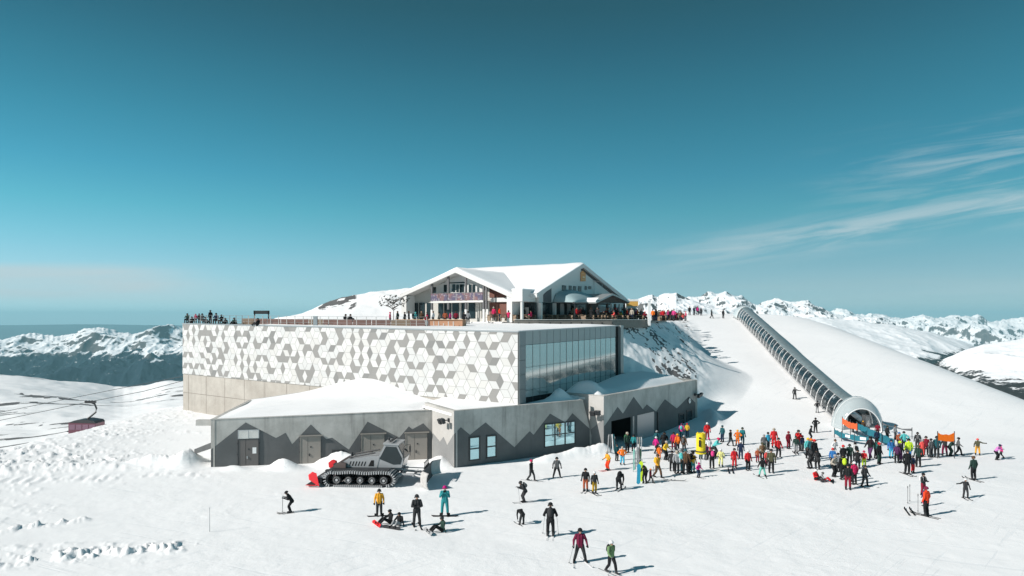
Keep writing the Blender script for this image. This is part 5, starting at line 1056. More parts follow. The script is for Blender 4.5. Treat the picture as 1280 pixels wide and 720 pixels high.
POSES = {
 'stand': mk_pose(),
 'walk': mk_pose(hip=(0, 0, .90), knee=((.11, -.20, .50), (-.11, .04, .47)), ank=((.12, -.27, .10), (-.12, .30, .14)), elb=((.28, .10, 1.14), (-.28, -.08, 1.13)), hand=((.27, .14, .90), (-.26, -.26, .98))),
 'wide': mk_pose(hip=(0, 0, .88), chest=(0, 0, 1.22), head=(0, -.03, 1.57), knee=((.20, -.04, .48), (-.20, -.04, .48)), ank=((.29, .02, .10), (-.29, .02, .10)), foot=((.25, -1, 0), (-.25, -1, 0)), hand=((.34, -.12, .90), (-.34, -.12, .90)), elb=((.31, .02, 1.1), (-.31, .02, 1.1))),
 'skier': mk_pose(hip=(0, .06, .88), chest=(0, -.03, 1.21), head=(0, -.10, 1.55), knee=((.13, -.12, .48), (-.13, -.12, .48)), ank=((.14, .02, .10), (-.14, .02, .10)), elb=((.32, .0, 1.08), (-.32, .0, 1.08)), hand=((.30, -.27, .98), (-.30, -.27, .98)), headpitch=.1),
 'lean': mk_pose(hip=(0, .10, .86), chest=(0, -.10, 1.16), head=(0, -.27, 1.43), knee=((.12, -.12, .48), (-.12, -.12, .48)), elb=((.29, -.14, 1.02), (-.29, -.14, 1.02)), hand=((.20, -.42, 1.10), (-.20, -.42, 1.10)), headpitch=.35),
 'bend': mk_pose(hip=(0, .16, .88), chest=(0, -.16, 1.04), head=(0, -.46, .96), knee=((.15, .04, .50), (-.15, .04, .50)), ank=((.17, .02, .10), (-.17, .02, .10)), elb=((.24, -.28, .76), (-.24, -.28, .76)), hand=((.15, -.38, .46), (-.16, -.32, .42)), headpitch=1.0),
 'sit': mk_pose(hip=(0, .18, .16), chest=(0, .26, .50), head=(0, .18, .84), knee=((.15, -.28, .42), (-.15, -.28, .42)), ank=((.17, -.62, .12), (-.17, -.62, .12)), foot=((0, -.75, .6), (0, -.75, .6)), elb=((.30, .20, .36), (-.30, .08, .40)), hand=((.32, .30, .09), (-.18, -.18, .42))),
 'chair': mk_pose(hip=(0, .05, .50), chest=(0, .08, .84), head=(0, .03, 1.19), knee=((.13, -.38, .54), (-.13, -.38, .54)), ank=((.13, -.40, .10), (-.13, -.40, .10)), elb=((.28, -.02, .76), (-.28, -.02, .76)), hand=((.18, -.30, .80), (-.20, -.28, .76))),
 'phone': mk_pose(elb=((.26, -.10, 1.15), (-.26, -.10, 1.15)), hand=((.07, -.22, 1.42), (-.07, -.22, 1.42)), ank=((.17, .02, .10), (-.17, .02, .10)), knee=((.15, -.03, .50), (-.15, -.03, .50))),
 'cross': mk_pose(elb=((.27, -.08, 1.13), (-.27, -.08, 1.13)), hand=((-.07, -.22, 1.18), (.07, -.25, 1.14)), knee=((.13, -.04, .50), (-.14, -.02, .50)), ank=((.18, .0, .10), (-.16, .03, .10))),
 'hips': mk_pose(elb=((.42, .10, 1.16), (-.42, .10, 1.16)), hand=((.20, -.06, .99), (-.20, -.06, .99)), ank=((.16, .02, .10), (-.16, .02, .10))),
 'reach': mk_pose(chest=(-.02, 0, 1.27), elb=((.28, .02, 1.14), (-.43, -.05, 1.30)), hand=((.30, -.12, .92), (-.68, -.12, 1.28)), ank=((.18, .02, .10), (-.18, .02, .10)), knee=((.15, -.05, .5), (-.15, -.05, .5))),
}
PH = dict(stand=1.75, walk=1.72, wide=1.70, skier=1.67, lean=1.55, bend=1.25, sit=.98, chair=1.33, phone=1.75, cross=1.75, hips=1.75, reach=1.75)
def body_template(name, P):
    bones = []      # (p0, r0, p1, r1, slot)   0 jacket 1 trousers 2 boots 3 skin 4 gloves
    hip, ch, up = P['hip'], P['chest'], P['up']; side = V3(1, 0, 0)
    for s in (1, -1):
        bones += [(hip + side * s * .055 - up * .05, .125, ch + side * s * .06, .135, 0), (ch + side * s * .06, .135, P['neck'] - up * .07 + side * s * .07, .10, 0)]
    bones += [(P['neck'] - up * .05, .075, P['neck'] + (P['head'] - P['neck']) * .35, .065, 0)]
    fw = P['head'] - P['neck']; fwd = V3(0, -math.cos(P['hp']), -math.sin(P['hp'])); hu = V3(0, -math.sin(P['hp']), math.cos(P['hp']))
    hc = P['head']
    bones += [(hc + hu * .025, .098, hc + hu * .02 + fwd * .02, .096, 3), (hc + hu * .0, .085, hc - hu * .075 + fwd * .035, .055, 3), (hc + fwd * .10, .016, hc - hu * .03 + fwd * .118, .020, 3)]
    for s in (-1, 1): bones.append((hc + side * s * .096 + hu * .01, .022, hc + side * s * .096 - hu * .02, .018, 3))
    for i in (0, 1):
        bones += [(P['sho'][i], .082, P['elb'][i], .066, 0), (P['elb'][i], .064, P['hand'][i], .046, 0)]
        d = (P['hand'][i] - P['elb'][i]).normalized(); s = 1 if i == 0 else -1
        w = d.cross(V3(0, 1, 0) if abs(d.y) < .8 else V3(0, 0, 1)).normalized(); nrm = d.cross(w)
        h0 = P['hand'][i] + d * .02; bones.append((h0 + w * .018, .030, h0 + d * .07 + w * .020, .026, 4)); bones.append((h0 - w * .018, .030, h0 + d * .07 - w * .020, .026, 4))
        for f, (o_, ln) in enumerate(((-.036, .055), (-.012, .068), (.012, .064), (.034, .048))):
            k0 = h0 + d * .085 + w * o_; k1 = k0 + d * ln * .55 + nrm * .008; bones += [(k0, .0125, k1, .012, 4), (k1, .012, k1 + d * ln * .3 + nrm * ln * .45, .011, 4)]
        t0 = h0 + d * .02 + w * (.045 * -1); bones += [(t0, .015, t0 + d * .035 - w * .028 + nrm * .012, .013, 4), (t0 + d * .035 - w * .028 + nrm * .012, .013, t0 + d * .065 - w * .026 + nrm * .03, .011, 4)]
        kn, an, ft = P['knee'][i], P['ank'][i], P['foot'][i]
        bones += [(P['hipj'][i], .118, kn, .085, 1), (kn, .085, an + (kn - an).normalized() * .16, .082, 1), (an + (kn - an).normalized() * .14, .075, an, .068, 2), (an + V3(0, .04, -.035), .058, an + ft * .20 + V3(0, 0, -.045), .050, 2)]
    bones.append((hip - up * .05 - side * .05, .125, hip - up * .05 + side * .05, .125, 1))
    b = MB()
    for p0, r0, p1, r1, s in bones: capsule(b, p0, r0, p1, r1, 8)
    me = b.mesh('tmp'); o = bpy.data.objects.new('tmp', me); COL.objects.link(o)
    md = o.modifiers.new('r', 'REMESH'); md.mode = 'VOXEL'; md.voxel_size = .0135; md.use_smooth_shade = True
    m2 = o.modifiers.new('s', 'SMOOTH'); m2.iterations = 2; m2.factor = .4
    m3 = o.modifiers.new('d', 'DECIMATE'); m3.ratio = .42
    me2 = bpy.data.meshes.new_from_object(o.evaluated_get(bpy.context.evaluated_depsgraph_get())); bpy.data.objects.remove(o); me2.name = 'person_' + name
    n = len(me2.polygons); C = np.empty(n * 3); me2.polygons.foreach_get('center', C); C = C.reshape(-1, 3)
    best = np.full(n, 1e9); lab = np.zeros(n, int)
    for p0, r0, p1, r1, s in bones:
        p0_, p1_ = np.array(p0), np.array(p1); e = p1_ - p0_; t = np.clip(((C - p0_) @ e) / max(e @ e, 1e-9), 0, 1)
        d = np.linalg.norm(C - p0_ - t[:, None] * e, axis=1) - (r0 + (r1 - r0) * t) - (0.004 if s == 0 else 0)
        k = d < best; best[k] = d[k]; lab[k] = s
    for _ in range(5): me2.materials.append(None)
    me2.polygons.foreach_set('material_index', lab.astype(np.int32)); me2.polygons.foreach_set('use_smooth', [True] * n)
    return me2
BODY = {k: body_template(k, P) for k, P in POSES.items()}
def hmesh(kind):
    b = MB()
    if kind == 'helmet': b.ell((0, .012, .03), (.120, .138, .118), None, 16, 7, lo=-.28); b.tube([(.118, .0, .0), (.112, .015, -.06)], .028, None, 6); b.tube([(-.118, .0, .0), (-.112, .015, -.06)], .028, None, 6); b.box((0, -.128, .045), (.15, .03, .014))
    if kind == 'beanie': b.ell((0, .012, .035), (.112, .122, .125), None, 14, 7, lo=-.15); b.tube([(.112 * math.cos(a), .012 + .122 * math.sin(a), .028) for a in [2 * math.pi * q / 14 for q in range(14)]], .018, None, 6, closed=True); b.ell((0, .02, .175), (.032, .032, .032), None, 8, 5)
    if kind == 'hair': b.ell((0, .028, .025), (.108, .115, .112), None, 14, 7, lo=-.2); b.ell((0, .07, -.05), (.085, .055, .10), None, 10, 6)
    if kind == 'goggles':
        pts = [(.105 * math.sin(a), -.112 * math.cos(a) - .008, .018) for a in [-1.25 + 2.5 * q / 8 for q in range(9)]]
        for (x, y, z) in pts: pass
        b.faces([(x, y, z + .034) for x, y, z in pts] + [(x, y, z - .034) for x, y, z in pts] + [(x * .86, y * .86, z + .034) for x, y, z in pts] + [(x * .86, y * .86, z - .034) for x, y, z in pts],
                [(i, i + 1, 10 + i, 9 + i) for i in range(8)] + [(i, 18 + i, 19 + i, i + 1) for i in range(8)] + [(9 + i, 10 + i, 28 + i, 27 + i) for i in range(8)] + [(0, 9, 27, 18), (8, 26, 35, 17)])
    if kind == 'pack':
        b.ell((0, .20, .02), (.155, .11, .24), None, 12, 8); b.ell((0, .27, -.05), (.11, .07, .13), None, 10, 6); b.tube([(.10, .12, .22), (.12, -.10, .20), (.13, -.15, .0), (.12, .10, -.18)], .018, None, 5); b.tube([(-.10, .12, .22), (-.12, -.10, .20), (-.13, -.15, .0), (-.12, .10, -.18)], .018, None, 5)
    if kind == 'ski':
        prof_ = [(.75, .012), (.3, .010), (-.3, .012), (-.72, .012), (-.86, .05), (-.93, .11)]; vs = []
        for y, z in prof_:
            wv = .042 if abs(y) < .35 else .052 if y > -.8 else (.046 if y > -.9 else .02)
            vs += [(-wv, y, z), (wv, y, z), (wv, y, z + .014), (-wv, y, z + .014)]
        b.faces(vs, [(i * 4 + a, i * 4 + (a + 1) % 4, (i + 1) * 4 + (a + 1) % 4, (i + 1) * 4 + a) for i in range(5) for a in range(4)] + [(0, 1, 2, 3), (20, 21, 22, 23)]); b.box((0, -.10, .04), (.055, .07, .04)); b.box((0, .17, .045), (.055, .09, .05))
    if kind == 'board':
        vs = []; rows = []
        for k in range(13):
            y = -.78 + 1.56 * k / 12; wv = .125 + .025 * abs(y) / .78; e = .78 - abs(y); wv = wv * min(1, (max(e, 0) / .12) ** .5) if e < .12 else wv; wv = max(wv, .02); z = .012 + max(0, abs(y) - .6) ** 2 * 1.6
            vs += [(-wv, y, z), (wv, y, z), (wv, y, z + .012), (-wv, y, z + .012)]
        b.faces(vs, [(i * 4 + a, i * 4 + (a + 1) % 4, (i + 1) * 4 + (a + 1) % 4, (i + 1) * 4 + a) for i in range(12) for a in range(4)] + [(0, 1, 2, 3), (48, 49, 50, 51)])
        for y in (-.24, .24): b.box((0, y, .05), (.16, .13, .06)); b.box((.08, y, .11), (.03, .12, .12))
    me = b.mesh(kind, None, smooth=(kind != 'ski')); 
    if not me.materials: me.materials.append(None)
    return me
HM = {k: hmesh(k) for k in ('helmet', 'beanie', 'hair', 'goggles', 'pack', 'ski', 'board')}
CLR = dict(black=(.012, .013, .015), dgrey=(.035, .037, .04), grey=(.11, .115, .12), lgrey=(.32, .33, .34), white=(.72, .73, .74), beige=(.42, .38, .32), red=(.60, .02, .025), dred=(.22, .012, .03), maroon=(.16, .012, .045), crimson=(.55, .02, .10), pink=(.70, .06, .25), lilac=(.62, .22, .55), magenta=(.55, .015, .20),
           orange=(.85, .19, .02), orangered=(.85, .06, .015), yellow=(.80, .52, .04), gold=(.75, .36, .03), ochre=(.50, .30, .02), lime=(.55, .75, .04), green=(.05, .20, .09), sage=(.17, .28, .13), olive=(.08, .08, .045), dgreen=(.02, .05, .04), teal=(.03, .26, .28), dteal=(.015, .09, .11), turq=(.10, .50, .50), mint=(.16, .50, .42),
           blue=(.03, .16, .42), lblue=(.05, .42, .62), navy=(.012, .025, .06), brown=(.10, .055, .03), rust=(.38, .10, .045), purple=(.10, .03, .10), lemon=(.72, .72, .30), coral=(.80, .10, .09), skin=(.50, .29, .20), hair=(.04, .025, .015), fur=(.22, .16, .10))
def prm(o, m, slot=0): o.material_slots[slot].link = 'OBJECT'; o.material_slots[slot].material = m
def child(par, name, me, col, loc, rot=None, label=None):
    o = bpy.data.objects.new(name, me); COL.objects.link(o); o.parent = par; o.location = loc
    if rot is not None: o.rotation_euler = rot
    m = fab(CLR[col]); prm(o, m)
    return o
def person(loc, hreal, pose, yaw, jk, tr, hd, gear, label, group=None, glv='black'):
    P = POSES[pose]; s = min(max(hreal / PH[pose], .55), 1.12)
    o = bpy.data.objects.new('person', BODY[pose]); COL.objects.link(o); o.location = loc; o.rotation_euler = (0, 0, R(yaw)); o.scale = (s, s, s)
    for k, c in enumerate((jk, tr, 'black' if tr != 'black' else 'dgrey', 'skin', glv)): prm(o, fab(CLR[c]), k)
    tag(o, label, 'person', group)
    k, c = hd.split(':') if ':' in hd else (hd, 'hair'); kn = dict(h='helmet', b='beanie', n='hair')[k]
    child(o, kn, HM[kn], c, P['head'], (P['hp'], 0, 0))
    if kn == 'helmet': child(o, 'goggles', HM['goggles'], 'dgrey' if c != 'black' else 'orange' if jk == 'lime' else 'grey', P['head'], (P['hp'], 0, 0))
    for g in gear.split():
        if g.startswith('k'): pt = math.atan2(-P['up'].y, P['up'].z); child(o, 'backpack', HM['pack'], g[2:] or 'black', P['chest'] - P['up'] * .02, (pt, 0, 0))
        if g.startswith('s'):
            for i in (0, 1): child(o, 'ski', HM['ski'], g[2:] or 'black', (P['ank'][i].x, P['ank'][i].y * .5, -.005), (0, 0, P['foot'][i].x * .9 * (1 if pose == 'wide' else 1)))
        if g.startswith('B'):
            if pose == 'sit': child(o, 'snowboard', HM['board'], g[2:] or 'black', (0, -.72, .10), (R(0), R(-55), R(90)))
            else: child(o, 'snowboard', HM['board'], g[2:] or 'black', (0, -.02, -.005), (0, 0, R(90)))
    return o
M_ALU = mat('pole_alu', (.25, .25, .26), .4, metal=.5)
def pole_of(o, pose, side, label, out=(.10, -.12)):
    P = POSES[pose]; M = Matrix.Translation(o.location) @ o.rotation_euler.to_matrix().to_4x4() @ Matrix.Diagonal((*o.scale, 1))
    h = P['hand'][side]; s = 1 if side == 0 else -1; d = (h - P['elb'][side]).normalized(); top = M @ (h + d * .10 + V3(0, 0, .09)); bot = M @ V3(h.x + s * out[0], h.y + out[1], 0); bot.z = tz(bot.x, bot.y) - .02
    b = MB(); b.tube([top, bot], [.012, .008], None, 6); b.tube([top, top + (bot - top).normalized() * .13], .019, None, 6); q = bot + (top - bot).normalized() * .08; b.tube([q, q + (top - bot).normalized() * .01], .05, None, 10)
    tag(b.build('ski_pole', M_ALU), label, 'ski pole')
def rowp(px, py, h, pose, yaw, jk, tr, hd, gear, label, gid=None):
    p = on_ground(px, py); p.z -= 0.01; return person(p, h * p.y / F, pose, yaw, jk, tr, hd, gear, label, gid)
RW = [
 # lone skiers in the foreground
 (363, 641, 27.5, 'lean', -75, 'black', 'black', 'h:black', 's: P2', 'skier all in black leaning forward on the poles left of the snow groomer'),
 (474, 645, 34, 'stand', 10, 'gold', 'dgrey', 'h:dgrey', 'B:black', 'snowboarder in orange-and-white jacket standing behind the red snowboard'),
 (484, 655, 18, 'sit', -60, 'black', 'black', 'h:black', 'B:red', 'person in black sitting on the snow with a bright red snowboard'),
 (497, 658, 17, 'sit', -25, 'black', 'lgrey', 'h:black', 'B:dgrey', 'person in black jacket and light grey trousers sitting right of the red snowboard'),
 (521, 658, 40, 'cross', 15, 'dgrey', 'dgrey', 'h:dgrey', 's:', 'skier in dark grey with crossed arms, between the seated snowboarders'),
 (556, 645, 38, 'phone', 0, 'teal', 'teal', 'h:magenta', 'B:black', 'snowboarder in a teal suit raising both hands to the face'),
 (549, 665, 19, 'sit', -65, 'dgreen', 'black', 'h:dgrey', 'B:lgrey', 'person in dark green jacket sitting on the snow with a pale snowboard'),
 (664, 601, 26, 'walk', 60, 'black', 'dgrey', 'h:crimson', 's:lgrey', 'skier with a pink helmet and black jacket gliding right near the building wall'),
 (696, 597, 26, 'wide', 5, 'grey', 'black', 'h:black', '', 'person in grey top and black trousers facing us near the bottom of the snow bank'),
 (655, 628, 27, 'lean', -70, 'dgrey', 'dgrey', 'h:dgrey', 's:lgrey k:grey P1', 'grey-clad skier with a backpack leaning on one pole, facing left'),
 (652, 656, 20, 'bend', -150, 'black', 'dgrey', 'h:black', 's:lgrey', 'skier in black bending right down to the bindings'),
 (688, 671, 42, 'skier', 175, 'black', 'black', 'h:black', 's:white k:dgrey P2', 'tall skier in black seen from behind with white-tipped skis and poles'),
 (725, 703, 43, 'wide', 5, 'maroon', 'dgrey', 'h:black', 's:white P1', 'skier in a maroon jacket facing us in the foreground'),
 (764, 716, 40, 'walk', 35, 'sage', 'black', 'h:white', 's:lgrey k:black P1', 'skier in a light green jacket and white helmet, lowest in the foreground'),
 (732, 614, 29, 'stand', -20, 'black', 'rust', 'h:black', 's:lgrey', 'skier in black jacket and rust trousers beside the one in yellow trousers'),
 (743, 617, 28, 'stand', 20, 'dgrey', 'ochre', 'h:white', 's:black', 'skier in dark jacket, yellow trousers and white helmet'),
 (774, 612, 21, 'bend', 150, 'black', 'black', 'h:black', 's:grey k:black P1', 'bent-over skier in black with a big black backpack before the ski rack'),
 (760, 588, 24, 'skier', -60, 'gold', 'orangered', 'h:beige', 's:red', 'person in yellow jacket and orange-red trousers near the doorway'),
 (778, 581, 23, 'hips', 0, 'orange', 'lblue', 'h:beige', '', 'person in orange jacket and light blue trousers before the dark doorway'),
 (771, 576, 21, 'stand', 30, 'dteal', 'dgrey', 'h:dgrey', '', 'person in dark teal standing just behind the orange jacket at the doorway'),
 (768, 563, 17, 'stand', 60, 'grey', 'dgrey', 'b:lgrey', '', 'grey figure beside the skis leaning at the doorway'),
 (784, 566, 26, 'stand', 30, 'dgreen', 'black', 'h:beige', 'k:green', 'person in dark green standing in the open doorway'),
 (792, 564, 21, 'stand', -30, 'teal', 'black', 'h:black', 'k:teal', 'person in teal jacket at the right side of the open doorway'),
 (806, 604, 23, 'lean', -30, 'black', 'black', 'h:black', 'k:lime P1', 'person in black with a lime backpack just right of the lime and blue snowboard'),
 (813, 604, 18, 'walk', 60, 'dred', 'black', 'h:orange', '', 'child in a dark red jacket and orange helmet right of the ski rack'),
 (822, 597, 29, 'walk', 40, 'gold', 'brown', 'h:brown', 'k:yellow', 'person in amber jacket and brown trousers with a yellow backpack'),
 (821, 560, 22, 'stand', 150, 'dteal', 'dgreen', 'h:lgrey', 'k:dteal', 'dark teal figure with a pale helmet close to the roller door'),
 (830, 565, 24, 'lean', 160, 'black', 'black', 'b:black', 'k:black', 'person in a puffy black jacket and black backpack near the roller door'),
 (820, 567, 21, 'walk', 120, 'magenta', 'black', 'h:white', '', 'person in a magenta jacket and white helmet striding left of the black puffer'),
 (824, 574, 17, 'stand', 0, 'orange', 'orange', 'h:brown', '', 'small child all in orange in front of the magenta jacket'),
 (832, 575, 24, 'skier', 40, 'yellow', 'black', 'h:beige', '', 'person in a yellow vest and black trousers behind the amber jacket'),
 (842, 562, 22, 'stand', 170, 'crimson', 'dred', 'h:black', '', 'person in crimson jacket and trousers left of the yellow sign'),
 (847, 565, 23, 'stand', 200, 'orange', 'dgrey', 'h:gold', 'k:orange', 'person in orange jacket with a golden helmet left of the yellow sign'),
 (852, 548, 19, 'stand', 150, 'pink', 'dteal', 'h:purple', 'k:turq', 'person in a pink jacket with a turquoise backpack below the two narrow windows'),
 (859, 546, 17, 'stand', 180, 'yellow', 'navy', 'h:red', '', 'person in a yellow top and red helmet below the two narrow windows'),
 (855, 566, 22, 'stand', 140, 'brown', 'dgrey', 'h:lgrey', 'k:grey', 'person in a brown coat with a grey backpack behind the row of skiers'),
 (884, 550, 22, 'stand', 0, 'red', 'dred', 'h:white', 'k:black', 'person in red with a white helmet standing in the blue shade'),
 (840, 589, 26, 'stand', 160, 'dgrey', 'black', 'h:black', '', 'dark grey figure at the left end of the group by the yellow sign'),
 (846, 592, 29, 'stand', 10, 'lgrey', 'black', 'h:beige', '', 'person with a light grey jacket and black trousers in the group by the yellow sign'),
 (850, 592, 33, 'stand', 190, 'white', 'dteal', 'h:lgrey', 'k:turq', 'person in white jacket with a turquoise backpack in the group by the yellow sign'),
 (857, 593, 33, 'stand', 170, 'brown', 'black', 'h:dteal', '', 'tall person in a brown jacket in front of the yellow sign'),
 (861, 591, 28, 'lean', 90, 'black', 'black', 'h:black', '', 'person in black leaning right in front of the yellow sign'),
 (866, 591, 26, 'stand', 20, 'ochre', 'teal', 'h:black', '', 'person in ochre jacket and teal trousers under the yellow sign'),
 (873, 597, 19, 'skier', 30, 'magenta', 'navy', 'h:magenta', 's:lgrey', 'child on skis in a magenta jacket and helmet below the yellow sign'),
 (876, 574, 21, 'stand', 10, 'lgrey', 'dteal', 'h:grey', '', 'light grey figure just right of the yellow sign'),
 (882.5, 575, 20, 'stand', 20, 'purple', 'dgrey', 'h:black', '', 'person in dark purple right of the yellow sign'),
 (886, 569, 22, 'stand', 0, 'white', 'crimson', 'h:pink', '', 'person in white jacket and pink helmet behind the dark purple one'),
 (894, 571, 24, 'lean', 60, 'turq', 'dgrey', 'h:crimson', '', 'person in turquoise jacket and crimson helmet bending right'),
 (890, 586, 27, 'stand', 180, 'black', 'black', 'h:black', 'k:pink', 'person in black from behind with a pink backpack'),
 (901, 583, 22, 'skier', -20, 'lemon', 'lemon', 'h:white', '', 'small skier in a pale yellow suit'),
 (903, 552.5, 21, 'stand', -60, 'dteal', 'navy', 'h:dteal', '', 'person in dark teal standing at the edge of the blue shadow'),
 (913, 557.5, 20, 'walk', 40, 'black', 'dgrey', 'h:black', '', 'person in black walking, left of the orange suit'),
 (922, 557, 20, 'hips', 180, 'orange', 'orange', 'h:gold', '', 'person in an all-orange suit with hands on the hips'),
 (928, 556, 22, 'stand', 10, 'teal', 'dteal', 'h:dgreen', '', 'person in teal touching shoulders with the orange suit'),
 (926, 574, 23, 'stand', 160, 'navy', 'navy', 'b:white', '', 'person in navy with a white beanie in front of the orange suit'),
 (918, 585, 25, 'stand', 0, 'red', 'red', 'h:dgrey', 'k:purple', 'person in an all-red suit with skis lying at the feet'),
 (935, 588, 26, 'stand', 15, 'red', 'black', 'h:white', '', 'person in red jacket, black trousers and white helmet'),
 (947, 578, 18, 'stand', 0, 'rust', 'dred', 'h:beige', '', 'child in rust and dark red next to the fur-coloured coat'),
 (953, 576, 23, 'stand', 170, 'fur', 'black', 'h:olive', 'k:brown', 'person in a tan fur-coloured coat'),
 (953, 596, 24, 'wide', 180, 'black', 'mint', 'h:black', 's:grey', 'skier with black jacket and pale mint trousers at the front of the middle group'),
 (958, 582, 19, 'stand', 30, 'coral', 'dred', 'h:white', '', 'child in coral squeezed behind the mint-trousered skier'),
 (964, 591, 30, 'stand', -20, 'olive', 'black', 'h:dgrey', '', 'person in olive jacket and black trousers at the front of the middle group'),
 (955, 565, 22, 'stand', 0, 'grey', 'dgreen', 'h:lgrey', '', 'grey figure behind the fur-coloured coat'),
 (960, 562, 22, 'stand', 30, 'lblue', 'dgrey', 'h:black', '', 'person in bright light-blue jacket and black helmet'),
 (967.5, 560, 25, 'stand', 0, 'red', 'red', 'h:beige', '', 'tall person in a full red suit and beige helmet'),
 (973, 572, 25, 'reach', 10, 'red', 'black', 'h:black', '', 'person in red jacket with one arm held out'),
 (985.6, 561, 22, 'stand', 20, 'dred', 'dred', 'h:dred', '', 'person in a dark red suit standing alone right of the red group'),
 (998, 564, 27, 'phone', 20, 'red', 'grey', 'h:dgrey', 'k:black', 'person in red jacket and grey trousers raising one hand'),
 (995, 567, 22, 'stand', 170, 'dgreen', 'lgrey', 'h:dgreen', 's:', 'person in dark green jacket and light grey trousers on skis'),
 (1003, 564, 20, 'stand', 30, 'navy', 'grey', 'h:navy', '', 'person in navy jacket and grey trousers'),
 (1013, 551, 19, 'skier', 60, 'black', 'black', 'h:black', '', 'person in black walking towards the tunnel side'),
 (1019.5, 541, 19, 'hips', 180, 'black', 'black', 'h:black', '', 'person in black with both arms bent, standing beside the conveyor foot'),
 # queue, left knot
 (1010, 573, 26, 'stand', 10, 'turq', 'black', 'h:yellow', '', 'person in turquoise jacket and yellow helmet at the left edge of the queue'),
 (1014, 575, 27, 'stand', 0, 'dteal', 'black', 'h:orange', '', 'person in dark teal with an orange helmet at the left edge of the queue'),
 (1018, 577, 28, 'stand', 20, 'black', 'black', 'h:red', '', 'person in black with a red helmet at the left edge of the queue'),
 (1013, 586, 26, 'lean', -160, 'black', 'dgrey', 'h:dgrey', 'k:dgrey', 'stooping person in black with a grey backpack, front left of the queue'),
 (1022, 587, 24, 'lean', 170, 'dgrey', 'black', 'h:black', 'k:black', 'stooping person in dark grey behind the seated child'),
 (1022, 601, 14, 'sit', 20, 'red', 'black', 'h:white', '', 'child in red with a white helmet sitting on the snow'),
 (1031, 602, 12, 'sit', 60, 'lgrey', 'red', 'h:grey', 'B:black', 'child in grey and red sitting right beside the white-helmeted child'),
 # queue, centre knot
 (1043, 572, 23, 'skier', 20, 'white', 'white', 'b:brown', '', 'person in an all-white suit and brown beanie'),
 (1041, 584, 24, 'stand', -20, 'blue', 'black', 'h:red', '', 'person in blue jacket and red helmet under the white suit'),
 (1054, 581, 25, 'stand', 10, 'black', 'black', 'h:red', '', 'person in black with a bright red helmet in the centre knot'),
 (1042.5, 596, 28, 'skier', 30, 'beige', 'black', 'h:lgrey', '', 'person in a beige jacket and black trousers, front left of the centre knot'),
 (1048, 590, 24, 'stand', 200, 'lgrey', 'dgrey', 'h:black', '', 'person in light grey jacket beside the beige one'),
 (1054, 600, 34, 'stand', 180, 'black', 'black', 'h:black', 'k:lime', 'tall person in black with a lime backpack'),
 (1062, 580, 25, 'stand', 160, 'dgreen', 'dgrey', 'h:dgrey', '', 'person in dark green in the centre knot'),
 (1069, 577, 24, 'stand', 180, 'white', 'dgrey', 'h:black', 'k:black', 'person in white jacket with a black backpack'),
 (1072, 586, 23, 'lean', 150, 'black', 'black', 'b:black', '', 'person in black leaning just left of the yellow trousers'),
 (1080, 584, 21, 'stand', -20, 'red', 'lime', 'h:crimson', '', 'person in red jacket and bright yellow-green trousers'),
 (1064, 602, 26, 'stand', 20, 'dgrey', 'black', 'h:dgrey', '', 'dark grey figure between the lime backpack and the pink-red jacket'),
 (1068, 606, 29, 'stand', 190, 'crimson', 'black', 'h:white', '', 'person in a pink-red jacket and black trousers, front of the centre knot'),
 (1060, 612, 32, 'stand', -30, 'black', 'dred', 'h:black', '', 'person in black jacket and dark red trousers at the very front of the centre knot'),
 (1081, 608, 27, 'wide', 20, 'dgrey', 'dgrey', 'h:dgrey', 's:', 'skier in plain dark grey at the front right of the centre knot'),
 # queue, right knot
 (1088, 574, 28, 'walk', -60, 'black', 'purple', 'h:black', 'k:maroon', 'person in black with a maroon backpack under the teal banner end'),
 (1095, 573, 24, 'stand', 20, 'mint', 'black', 'h:black', '', 'person in mint jacket under the teal banner end'),
 (1099, 580, 27, 'stand', 30, 'black', 'dgreen', 'h:red', '', 'person in black with a red helmet beside the mint jacket'),
 (1114, 573, 24, 'stand', -10, 'blue', 'lblue', 'h:navy', 'k:black', 'person in blue jacket and light blue trousers'),
 (1121, 579, 24, 'stand', 170, 'purple', 'black', 'h:lgrey', '', 'person in purple jacket with a pale helmet'),
 (1125, 578, 27, 'stand', 20, 'dgrey', 'purple', 'h:lime', '', 'person with a lime helmet and dark grey jacket'),
 (1130, 562, 23, 'hips', 180, 'turq', 'black', 'h:black', '', 'person in turquoise jacket at the back of the right knot'),
 (1119, 549, 18, 'stand', 30, 'lgrey', 'grey', 'h:brown', '', 'person in light grey behind the barrier rail'),
 (1109, 551, 19, 'stand', 20, 'dgrey', 'black', 'h:dgreen', '', 'dark figure left of the light grey one behind the barrier rail'),
 (1096, 557, 20, 'stand', 180, 'navy', 'black', 'h:black', '', 'navy figure in front of the dome opening'),
 (1124, 560, 20, 'stand', 0, 'rust', 'dgrey', 'h:blue', '', 'person in rust jacket and blue helmet left of the turquoise jacket'),
 (1136, 577, 29, 'stand', 180, 'lime', 'blue', 'h:black', '', 'person with a lime-yellow jacket in the right knot'),
 (1134, 593, 31, 'stand', 0, 'black', 'black', 'h:dgrey', 's:', 'skier all in black in front of the lime-yellow jacket'),
 (1141, 591, 22, 'stand', 20, 'navy', 'red', 'h:grey', '', 'child in navy jacket and red trousers'),
 (1148, 584, 28, 'stand', 170, 'dgreen', 'black', 'h:olive', '', 'person in dark green jacket behind the red-trousered child'),
 (1147, 562, 22, 'stand', 160, 'dgrey', 'dgrey', 'h:black', 'k:grey', 'dark grey figure with a grey backpack, right of the turquoise jacket'),
 (1153, 571, 22, 'stand', 10, 'coral', 'coral', 'h:lgrey', '', 'person in a coral-red one-piece suit'),
 (1157.5, 569, 24, 'stand', -20, 'dred', 'black', 'h:black', '', 'person in dark red jacket right of the coral suit'),
